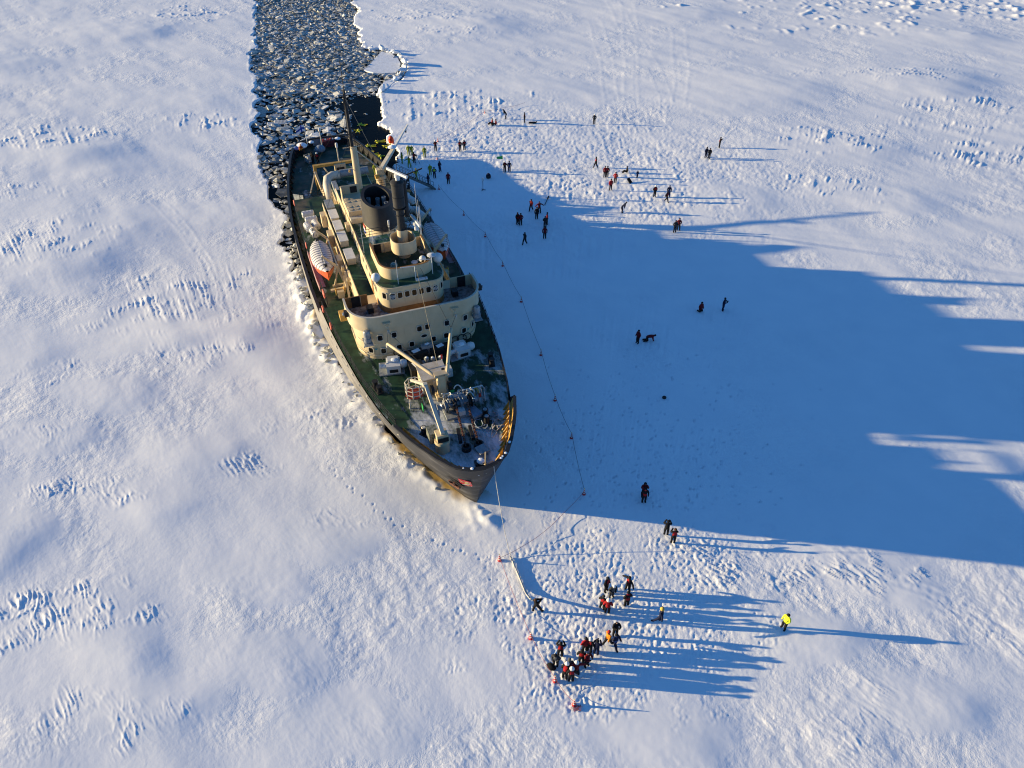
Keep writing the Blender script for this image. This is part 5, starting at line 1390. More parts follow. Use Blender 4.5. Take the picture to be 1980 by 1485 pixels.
# lifeboats
def lifeboat():
    root = empty('lifeboat')
    L, Bm = 7.8, 2.45
    def sec(x):            # half beam and keel height along the boat
        f = abs(x) / (L / 2)
        return Bm / 2 * (1 - f ** 2.6), 0.35 * f ** 3
    xs = np.linspace(-L / 2, L / 2, 19)
    m = MB(); vs_, fs_ = [], []
    rows = 7
    for x in xs:
        hb, kz = sec(x); sh = .28 * (abs(x) / (L / 2)) ** 2
        for j in range(rows):
            a_ = math.pi * j / (rows - 1)
            vs_.append((x, -max(hb, .03) * math.cos(a_), kz + (1.15 + sh - kz) * (1 - math.sin(a_) ** .75)))
    for i in range(len(xs) - 1):
        for j in range(rows - 1):
            a0 = i * rows + j; fs_.append((a0, a0 + rows, a0 + rows + 1, a0 + 1))
    m.add(vs_, fs_); m.build('hull', ORANGE, root, smooth=True, angle=50)
    c = MB(); vs_, fs_ = [], []
    xc = np.linspace(-L / 2 * .95, L / 2 * .95, 31)
    for i, x in enumerate(xc):
        hb, kz = sec(x); sh = .28 * (abs(x) / (L / 2)) ** 2
        rise = (.75 * (1 - (abs(x) / (L / 2)) ** 3)) + (.035 if i % 2 == 0 else 0)
        for j in range(9):
            a_ = math.pi * j / 8
            vs_.append((x, -max(hb + .04, .05) * math.cos(a_), 1.12 + sh + max(.03, rise) * math.sin(a_) ** .8))
    for i in range(len(xc) - 1):
        for j in range(8):
            a0 = i * 9 + j; fs_.append((a0, a0 + 9, a0 + 10, a0 + 1))
    c.add(vs_, fs_); cv = c.build('canvas_cover', CANV, root, smooth=True, angle=60)
    for i in range(2, 29, 2):
        x = xc[i]; hb, kz = sec(x); sh = .28 * (abs(x) / (L / 2)) ** 2
        rise = .75 * (1 - (abs(x) / (L / 2)) ** 3)
        MB().tube([(x, -(hb + .06) * math.cos(a_), 1.13 + sh + (rise + .05) * math.sin(a_) ** .8) for a_ in np.linspace(0, math.pi, 9)], .022, 4).build('cover_rib', mat('rib_grey', (.22, .20, .20), .7), cv)
    MB().tube([(x, 0, 1.12 + .28 * (abs(x) / (L / 2)) ** 2 + .75 * (1 - (abs(x) / (L / 2)) ** 3) + .06) for x in xc[1:-1]], .03, 5).build('ridge_rope', GREYM, cv)
    for x in (-3.0, 3.0):
        MB().box((x, 0, 1.75), (.3, .3, .35)).build('lifting_hook', BLACK, root)
    MB().tube([(x, sd * (sec(x)[0] + .03), 1.12 + .28 * (abs(x) / (L / 2)) ** 2) for sd in (-1,) for x in xs[1:-1]], .05, 5).tube([(x, (sec(x)[0] + .03), 1.12 + .28 * (abs(x) / (L / 2)) ** 2) for x in xs[1:-1]], .05, 5).build('gunwale', RED, root)
    return root
lb = lifeboat()
tag(ship_world(lb, 36.8, -6.75, 6.35), 'orange lifeboat under a white ribbed cover hanging on the sunlit side of the ship', 'lifeboat', 'lifeboats')
lb2 = copy_thing(lb, (0, 0, 0)); tag(ship_world(lb2, 36.6, 6.45, 6.35), 'orange lifeboat under a snowy white cover hanging on the shaded side of the ship', 'lifeboat', 'lifeboats')
# inflatable raft canisters
def raft():
    root = empty('liferaft_canister')
    RY = Matrix.Rotation(R(90), 3, 'Y')
    MB().lathe((0, 0, .5), [(.12, -.78), (.36, -.75), (.45, -.66), (.45, .66), (.36, .75), (.12, .78)], 16, M=RY).build('canister', WHITE, root, smooth=True, angle=35)
    for x in (-.4, 0, .4):
        MB().lathe((x, 0, .5), [(.44, -.04), (.475, -.03), (.475, .03), (.44, .04)], 16, M=RY).build('band', CANV, root)
    for x in (-.45, .45):
        MB().box((x, 0, .06), (.12, .8, .14)).build('cradle', GREYM, root)
    MB().lathe((.785, 0, .5), [(.06, -.005), (.06, .01)], 8, M=RY).build('end_plug', BLACK, root)
    return root
rf = raft()
spots_r = [(51.2, -6.5, 90, 'sternmost white liferaft canister on the sunlit side, lying across the ship'), (49.5, -6.35, 90, 'white liferaft canister on the sunlit side, second from the stern end of its row'), (47.7, -7.0, 8, 'white liferaft canister on the sunlit side standing closest to the rail'), (48.0, -6.0, 8, 'white liferaft canister on the sunlit side, inboard of the pair'), (46.0, -6.5, 10, 'white liferaft canister just abaft the sunlit lifeboat'),
           (52.0, 6.3, 70, 'shaded liferaft canister nearest the gangway'), (50.6, 6.9, 20, 'shaded liferaft canister against the outer rail'), (49.0, 5.6, 80, 'shaded liferaft canister lying inboard beside the black tower'), (47.6, 6.5, 60, 'shaded liferaft canister in the middle of its cluster'), (46.2, 7.0, 15, 'shaded liferaft canister closest to the shaded lifeboat')]
for k, (s, t, a_, lab) in enumerate(spots_r):
    o = rf if k == 0 else copy_thing(rf, (0, 0, 0))
    tag(ship_world(o, s, t, 5.46, R(a_)), lab, 'liferaft', 'liferaft canisters on the boat deck')
# ensign and pennant
fg = empty('ensign')
MB().tube([(0, 0, 0), (-.35, 0, 3.4)], .05, 6).build('flagstaff', WHITE, fg)
def flag_cloth(parts, name, material, par, w=1.55, h_=1.0, ox=-.33, z0=2.3):
    for (x0, x1, y0, y1), mt in parts:
        m = MB(); n = 8; vs_ = []
        for i in range(n + 1):
            x = x0 + (x1 - x0) * i / n
            for y in (y0, y1):
                for k in (0, .025):
                    vs_.append((ox - .1 * y + k, -x * w * .92, z0 + y * h_ - x * x * .55 + .0 + .08 * math.sin(x * 7)))
                    vs_[-1] = (vs_[-1][0] + .12 * math.sin(x * 6 + 1), vs_[-1][1], vs_[-1][2])
        fs_ = []
        for i in range(n):
            a0 = i * 4; fs_ += [(a0, a0 + 4, a0 + 6, a0 + 2), (a0 + 1, a0 + 3, a0 + 7, a0 + 5), (a0, a0 + 1, a0 + 5, a0 + 4), (a0 + 2, a0 + 6, a0 + 7, a0 + 3)]
        m.add(vs_, fs_); m.build(name, mt, par)
W_, B_ = WHITEF, BLUEF
flag_cloth([((0, .28, .64, 1), W_), ((.28, .45, .64, 1), B_), ((.45, 1, .64, 1), W_), ((0, 1, .36, .64), B_), ((0, .28, 0, .36), W_), ((.28, .45, 0, .36), B_), ((.45, 1, 0, .36), W_)], 'flag_panel', None, fg)
tag(ship_world(fg, 81.6, -2.6, 3.0), 'white flag with a blue cross flying from the stern staff', 'flag')
pn = empty('pennant')
MB().tube([(0, 0, 0), (0, 0, 2.6)], .035, 6).build('staff', BLACK, pn)
MB().add([(0, 0, 2.5), (0, 0, .6), (.05, -1.35, .95), (.03, 0, 2.5), (.03, 0, .6), (.08, -1.35, .95)], [(0, 1, 2), (5, 4, 3), (0, 3, 4, 1), (1, 4, 5, 2), (2, 5, 3, 0)]).build('cloth', BLACK, pn)
lt = MB().tube([(.1, -.62 + .19 * math.cos(a_), 1.05 + .2 * math.sin(a_)) for a_ in np.linspace(0, 2 * math.pi, 15)], .06, 5, cap=False)
lt.build('letter_ring', WHITEF, pn)
MB().bar((.1, -.45, 1.32), (.1, -.2, 1.45), .09).bar((.1, -.42, 1.5), (.1, -.28, 1.3), .07).build('letter', WHITEF, pn)
MB().bar((.1, -.3, 1.62), (.1, -.1, 1.72), .1).bar((.1, -.28, 1.78), (.1, -.12, 1.6), .07).build('letter', WHITEF, pn)
tag(ship_world(pn, 54.5, 7.75, 5.0, R(0)), 'black triangular pennant with white lettering on the rail below the gangway', 'pennant')
# gangway down to the ice
g0, g1 = at(769, 333, 3.9), at(838, 363, .12)
gd = (g1 - g0); gl = gd.length; gu = gd.normalized(); gnn = Vector((-gu.y, gu.x, 0)).normalized()
gw = empty('gangway', (g0.x, g0.y, 0)); 
def gq(x, y, z): return g0 + gu * x * gl + gnn * y + Vector((0, 0, z)) - Vector((g0.x, g0.y, 0))
ALU = mat('dull_aluminium', (.12, .13, .13), .5, var=.3, vscale=3)
MB().bar(gq(0, 0, 0), gq(1, 0, 0), 1.0, .12).build('walkway', ALU, gw)
for y in (-.55, .55):
    MB().bar(gq(0, y, .05), gq(1, y, .05), .10, .28).build('side_beam', ALU, gw)
    MB().tube([gq(0, y, 1.1), gq(.97, y, 1.05)], .035, 5).tube([gq(0, y, .6), gq(.97, y, .58)], .025, 5).build('hand_rail', ALU, gw)
    for k in range(7):
        MB().tube([gq(.02 + .158 * k, y, .1), gq(.02 + .158 * k, y, 1.1)], .035, 5).build('post', ALU, gw)
for k in range(12):
    MB().bar(gq(.06 + k * .08, -.5, .09), gq(.06 + k * .08, .5, .09), .08, .05).build('tread', STEEL, gw)
MB().bar(gq(1.0, -.7, -.02), gq(1.0, .7, -.02), .2).build('foot_roller', BLACK, gw)
tag(gw, 'dark metal gangway sloping from the shaded side of the ship down to the ice', 'gangway')
gb = MB().bar((0, 0, 0), (2.9, .5, 1.0), .16).build('gangway_davit', BLACK); gb.location = at(778, 341, 4.4)
tag(gb, 'black davit beam reaching out above the gangway', 'beam')
# things on the after deck
wb_ = MB()
for x in (-.6, .6):
    for y in (-.45, .45): wb_.bar((x, y, 0), (x, y, 1.15), .07)
for z in (.1, .55, 1.1):
    wb_.bar((-.6, -.45, z), (.6, -.45, z), .05).bar((-.6, .45, z), (.6, .45, z), .05).bar((-.6, -.45, z), (-.6, .45, z), .05).bar((.6, -.45, z), (.6, .45, z), .05)
wbo = empty('stacked_chair_rack'); w2 = wb_.build('frame', STEEL, wbo)
for k in range(4): MB().box((-.4 + .27 * k, 0, .5 + .1 * (k % 2)), (.2, .8, .8)).build('folded_chair', (GREYM, WHITE)[k % 2], wbo)
tag(ship_world(wbo, 76.6, -3.2, Z_MAIN, .4), 'metal rack of stacked grey chairs on the after deck beside two people', 'rack')
bgm = mat('translucent_sack', (.22, .25, .29), .35, var=.3, vscale=4)
tag(ship_world(MB().ball((0, 0, .45), .85, 12, 7, sz=.75, z0=-.5).build('grey_sack', bgm, None, smooth=True), 80.2, -.9, Z_MAIN), 'large grey plastic sack lying on the after deck by the stern', 'sack')
bns = empty('stern_bench_box'); MB().box((0, 0, .5), (.9, 2.0, 1.0)).build('box', mat('maroon_box', (.11, .02, .025), .6, var=.4, vscale=5), bns)
for k in range(5): MB().box((-.2 + .1 * (k % 3), -.8 + k * .4, 1.06), (.3, .22, .16)).build('life_vest', (RED, WHITE, RED, ORANGE, WHITE)[k], bns)
tag(ship_world(bns, 82.2, .8, Z_MAIN), 'dark red box heaped with red and white vests at the stern rail', 'box')

# ================================================================== people
CL = {
    'black': (.011, .011, .013), 'char': (.035, .036, .04), 'grey': (.11, .115, .12), 'navy': (.010, .014, .04), 'blue': (.02, .05, .16), 'red': (.34, .016, .02),
    'dred': (.16, .012, .016), 'orange': (.72, .22, .02), 'hivis': (.62, .72, .04), 'suit': (.26, .30, .03), 'lsuit': (.50, .50, .05), 'brown': (.09, .045, .025), 'skin': (.45, .25, .17), 'white': (.7, .7, .7), 'gold': (.6, .4, .08)}
def cloth(n): return mat('cloth_' + n, CL[n], .85, spec=.15, var=.25, vscale=7)
BASE = {'pel': (0, .0, .93, .185), 'spi': (0, .0, 1.17, .19), 'che': (0, .0, 1.37, .20), 'nec': (0, -.01, 1.54, .085), 'hea': (0, -.02, 1.655, .118), 'top': (0, -.01, 1.76, .085), 'nos': (0, -.12, 1.66, .03)}
for sd, c in ((-1, 'L'), (1, 'R')):
    BASE.update({'sh' + c: (sd * .20, 0, 1.44, .105), 'el' + c: (sd * .29, .03, 1.17, .082), 'wr' + c: (sd * .28, -.10, .95, .066), 'ha' + c: (sd * .27, -.14, .85, .062),
                 'hi' + c: (sd * .11, 0, .88, .135), 'kn' + c: (sd * .12, -.03, .50, .105), 'an' + c: (sd * .13, .02, .11, .085), 'to' + c: (sd * .14, -.15, .065, .07)})
BONES = [('pel', 'spi', 0), ('spi', 'che', 7), ('che', 'nec', 0), ('nec', 'hea', 6), ('hea', 'top', 6), ('hea', 'nos', 4)]
for c in 'LR':
    BONES += [('che', 'sh' + c, 1), ('sh' + c, 'el' + c, 1), ('el' + c, 'wr' + c, 1), ('wr' + c, 'ha' + c, 5), ('pel', 'hi' + c, 2), ('hi' + c, 'kn' + c, 2), ('kn' + c, 'an' + c, 2), ('an' + c, 'to' + c, 3)]
def pose(**kw):
    d = dict(BASE)
    for k, v in kw.items():
        if k in d: d[k] = tuple(v) + (d[k][3],)
    return d
def both(k, x, y, z): return {k + 'L': (-x, y, z), k + 'R': (x, y, z)}
def lean(d, dy, dx=0.0, z0=.9):
    o = {}
    for k, (x, y, z, r) in d.items():
        f = max(0, z - z0) / .85
        o[k] = (x + dx * f, y + dy * f, z - .12 * abs(dy) * f * f, r)
    return o
POSES = {
    'stand': pose(),
    'feet': pose(knR=(.14, -.08, .5), anR=(.18, -.05, .11), toR=(.22, -.2, .065), elR=(.3, -.03, 1.18), wrR=(.2, -.2, 1.06), haR=(.1, -.24, 1.05)),
    'camera': pose(**both('el', .30, -.16, 1.26), **both('wr', .16, -.30, 1.48), **both('ha', .08, -.30, 1.58)),
    'phone': pose(elR=(.28, -.16, 1.22), wrR=(.12, -.36, 1.36), haR=(.06, -.42, 1.44), elL=(-.28, -.14, 1.2), wrL=(-.12, -.34, 1.3), haL=(-.03, -.40, 1.38)),
    'pockets': pose(**both('el', .33, .04, 1.16), **both('wr', .2, -.16, 1.02), **both('ha', .12, -.19, 1.02)),
    'walk': pose(knL=(-.11, -.2, .52), anL=(-.11, -.3, .13), toL=(-.11, -.45, .09), knR=(.12, .05, .5), anR=(.12, .32, .16), toR=(.12, .22, .06), elL=(-.27, .14, 1.18), wrL=(-.26, .16, .98), haL=(-.26, .14, .88), elR=(.27, -.1, 1.18), wrR=(.25, -.26, 1.02), haR=(.24, -.33, .95)),
    'arms_out': pose(elL=(-.44, .0, 1.3), wrL=(-.62, -.08, 1.18), haL=(-.70, -.1, 1.14), elR=(.44, .0, 1.28), wrR=(.62, -.08, 1.14), haR=(.70, -.1, 1.1), **both('kn', .16, -.03, .5), **both('an', .22, .02, .11)),
    'point': pose(elR=(.42, -.05, 1.38), wrR=(.66, -.1, 1.42), haR=(.75, -.12, 1.43)),
    'bend': lean(pose(pel=(0, .14, .88), **both('hi', .12, .12, .84), elL=(-.26, -.2, 1.1), wrL=(-.2, -.3, .9), haL=(-.18, -.32, .8), elR=(.26, -.2, 1.1), wrR=(.2, -.3, .9), haR=(.18, -.32, .8)), -.5),
    'stoop': lean(pose(**both('wr', .14, -.28, 1.0), **both('ha', .08, -.32, 1.0)), -.22),
    'kick': pose(knR=(.16, -.22, .52), anR=(.2, -.5, .2), toR=(.2, -.64, .22), elL=(-.42, 0, 1.26), wrL=(-.56, -.06, 1.1), haL=(-.6, -.08, 1.02), elR=(.4, .12, 1.26), wrR=(.54, .14, 1.1), haR=(.6, .14, 1.02)),
    'pull': lean(pose(elL=(-.1, -.32, 1.3), wrL=(-.02, -.5, 1.25), haL=(0, -.58, 1.24), elR=(.12, -.3, 1.26), wrR=(.04, -.46, 1.2), haR=(.0, -.54, 1.2), knL=(-.2, -.18, .5), anL=(-.25, -.3, .11), toL=(-.27, -.45, .065), knR=(.18, .12, .48), anR=(.2, .2, .11), toR=(.22, .05, .065)), .18),
}
sit = {k: (x, y, z - .72, r) for k, (x, y, z, r) in BASE.items()}
sit.update({'hiL': (-.12, -.05, .2, .135), 'hiR': (.12, -.05, .2, .135), 'knL': (-.15, -.42, .38, .105), 'knR': (.15, -.42, .36, .105), 'anL': (-.16, -.72, .12, .085), 'anR': (.17, -.74, .12, .085), 'toL': (-.18, -.82, .2, .07), 'toR': (.18, -.84, .2, .07)})
POSES['sit'] = sit
kn = {k: (x, y, z - .42, r) for k, (x, y, z, r) in BASE.items()}
kn.update({'hiL': (-.12, 0, .46, .135), 'hiR': (.12, 0, .46, .135), 'knL': (-.15, -.14, .12, .11), 'knR': (.15, -.14, .12, .11), 'anL': (-.15, .28, .10, .085), 'anR': (.15, .28, .10, .085), 'toL': (-.15, .42, .07, .07), 'toR': (.15, .42, .07, .07)})
POSES['kneel'] = kn
cr = {'pel': (0, .32, .52, .185), 'spi': (0, .05, .60, .19), 'che': (0, -.2, .62, .20), 'nec': (0, -.38, .64, .085), 'hea': (0, -.5, .66, .118), 'top': (0, -.6, .72, .085), 'nos': (0, -.58, .58, .03)}
for sd, c in ((-1, 'L'), (1, 'R')):
    cr.update({'sh' + c: (sd * .2, -.25, .58, .105), 'el' + c: (sd * .24, -.3, .34, .082), 'wr' + c: (sd * .23, -.36, .14, .066), 'ha' + c: (sd * .23, -.44, .06, .062), 'hi' + c: (sd * .12, .32, .48, .135), 'kn' + c: (sd * .15, .25, .11, .11), 'an' + c: (sd * .15, .66, .1, .085), 'to' + c: (sd * .15, .8, .08, .07)})
POSES['crawl'] = cr
fl = {'pel': (0, 0, .0, .19), 'spi': (0, .24, .02, .2), 'che': (0, .44, .03, .21), 'nec': (0, .6, .06, .1), 'hea': (0, .72, .1, .13), 'top': (0, .82, .1, .1), 'nos': (0, .71, .22, .03)}
for sd, c in ((-1, 'L'), (1, 'R')):
    fl.update({'sh' + c: (sd * .22, .5, .03, .11), 'el' + c: (sd * .46, .42, .03, .09), 'wr' + c: (sd * .66, .52, .04, .08), 'ha' + c: (sd * .76, .56, .05, .075), 'hi' + c: (sd * .13, -.06, 0, .15), 'kn' + c: (sd * .24, -.44, .02, .12), 'an' + c: (sd * .32, -.82, .04, .1), 'to' + c: (sd * .34, -.92, .14, .08)})
POSES['float'] = fl

def body_mesh(name, J):
    keys = list(J)
    me = bpy.data.meshes.new('skeleton')
    me.from_pydata([J[k][:3] for k in keys], [(keys.index(a), keys.index(b)) for a, b, c in BONES], [])
    o = bpy.data.objects.new('skeleton', me); COL.objects.link(o)
    md = o.modifiers.new('skin', 'SKIN'); md.use_smooth_shade = True; md.branch_smoothing = .4
    for i, k in enumerate(keys):
        v = me.skin_vertices[0].data[i]; v.radius = (J[k][3], J[k][3]); v.use_root = (k == 'pel')
    sb = o.modifiers.new('sub', 'SUBSURF'); sb.levels = 1; sb.render_levels = 1
    dg = bpy.context.evaluated_depsgraph_get()
    out = bpy.data.meshes.new_from_object(o.evaluated_get(dg))
    bpy.data.objects.remove(o)
    out.name = 'person_' + name
    segs = [(Vector(J[a][:3]), Vector(J[b][:3]), c, (J[a][3] + J[b][3]) / 2) for a, b, c in BONES]
    fwd = (Vector(J['nos'][:3]) - Vector(J['hea'][:3])).normalized()
    out.materials.clear()
    for n in ('black', 'black', 'black', 'black', 'skin', 'black', 'char', 'red'): out.materials.append(cloth(n))
    for p in out.polygons:
        best, bc = 9, 0
        for a, b, c, r in segs:
            ab = b - a; t = max(0, min(1, (p.center - a).dot(ab) / ab.length_squared)); d = (p.center - a - ab * t).length - r
            if d < best: best, bc = d, c
        if bc == 6 and p.normal.dot(fwd) > .35: bc = 4
        if bc == 7 and abs(p.normal.dot(fwd)) < .45: bc = 0
        p.material_index = bc; p.use_smooth = True
    return out
BODY = {k: body_mesh(k, J) for k, J in POSES.items()}
hat_m = MB().ball((0, 0, 0), .128, 10, 5, z0=-.15).mesh('hat'); hel_m = MB().ball((0, 0, 0), .15, 10, 5, z0=-.1).lathe((0, 0, -.02), [(.15, 0), (.175, -.01), (.15, .02)], 10).mesh('helmet')
for m in (hat_m, hel_m):
    m.polygons.foreach_set('use_smooth', [True] * len(m.polygons)); m.materials.append(cloth('black'))
OUTF = {   # lower jacket, sleeves, trousers, boots, gloves, hood, upper jacket
    'rb': ('black', 'black', 'black', 'black', 'black', 'black', 'red'),        # black suit, red chest
    'rj': ('red', 'red', 'black', 'black', 'black', 'black', 'red'),            # red jacket
    'bb': ('red', 'black', 'black', 'black', 'black', 'black', 'black'),        # black suit, red hem
    'dr': ('dred', 'dred', 'black', 'black', 'black', 'black', 'dred'),
    'bk': ('black', 'black', 'black', 'black', 'black', 'black', 'black'),
    'ch': ('char', 'char', 'black', 'black', 'black', 'black', 'char'),
    'gr': ('grey', 'char', 'char', 'black', 'black', 'black', 'grey'),
    'nv': ('navy', 'navy', 'navy', 'black', 'black', 'black', 'navy'),
    'bl': ('blue', 'navy', 'navy', 'black', 'black', 'black', 'navy'),
    'or': ('black', 'orange', 'black', 'black', 'black', 'red', 'orange'),
    'hv': ('hivis', 'hivis', 'black', 'black', 'black', 'black', 'hivis'),
    'nh': ('navy', 'navy', 'navy', 'black', 'black', 'black', 'hivis'),
    'su': ('suit', 'suit', 'suit', 'black', 'black', 'suit', 'suit'),
    'ls': ('lsuit', 'lsuit', 'lsuit', 'orange', 'black', 'lsuit', 'lsuit'),
    'oj': ('orange', 'orange', 'black', 'black', 'black', 'orange', 'red')}
def person(loc, ps, of, rz, label, group=None, head='hat', hcol='black', k=1.04, tilt=None):
    o = bpy.data.objects.new('person', BODY[ps]); COL.objects.link(o)
    o.location = loc; o.rotation_euler = (0, 0, R(rz)) if tilt is None else (R(tilt[0]), R(tilt[1]), R(rz)); o.scale = (k, k, k)
    f = OUTF[of]
    for i, n in ((0, f[0]), (1, f[1]), (2, f[2]), (3, f[3]), (5, f[4]), (6, f[5]), (7, f[6])):
        o.material_slots[i].link = 'OBJECT'; o.material_slots[i].material = cloth(n)
    J = POSES[ps]; a, b = Vector(J['hea'][:3]), Vector(J['top'][:3])
    if head:
        h = bpy.data.objects.new('helmet' if head == 'helmet' else 'hat', hel_m if head == 'helmet' else hat_m)
        h.parent = o; h.location = a.lerp(b, .35); h.rotation_euler = (b - a).to_track_quat('Z', 'Y').to_euler(); COL.objects.link(h)
        h.material_slots[0].link = 'OBJECT'; h.material_slots[0].material = cloth(hcol)
    tag(o, label, 'person', group)
    return o
G1, G2, G3, G4 = 'guests in the trodden snow ahead of the bow', 'guests walking in the shade of the ship', 'guests near the gangway', 'guests far out on the sunlit ice'
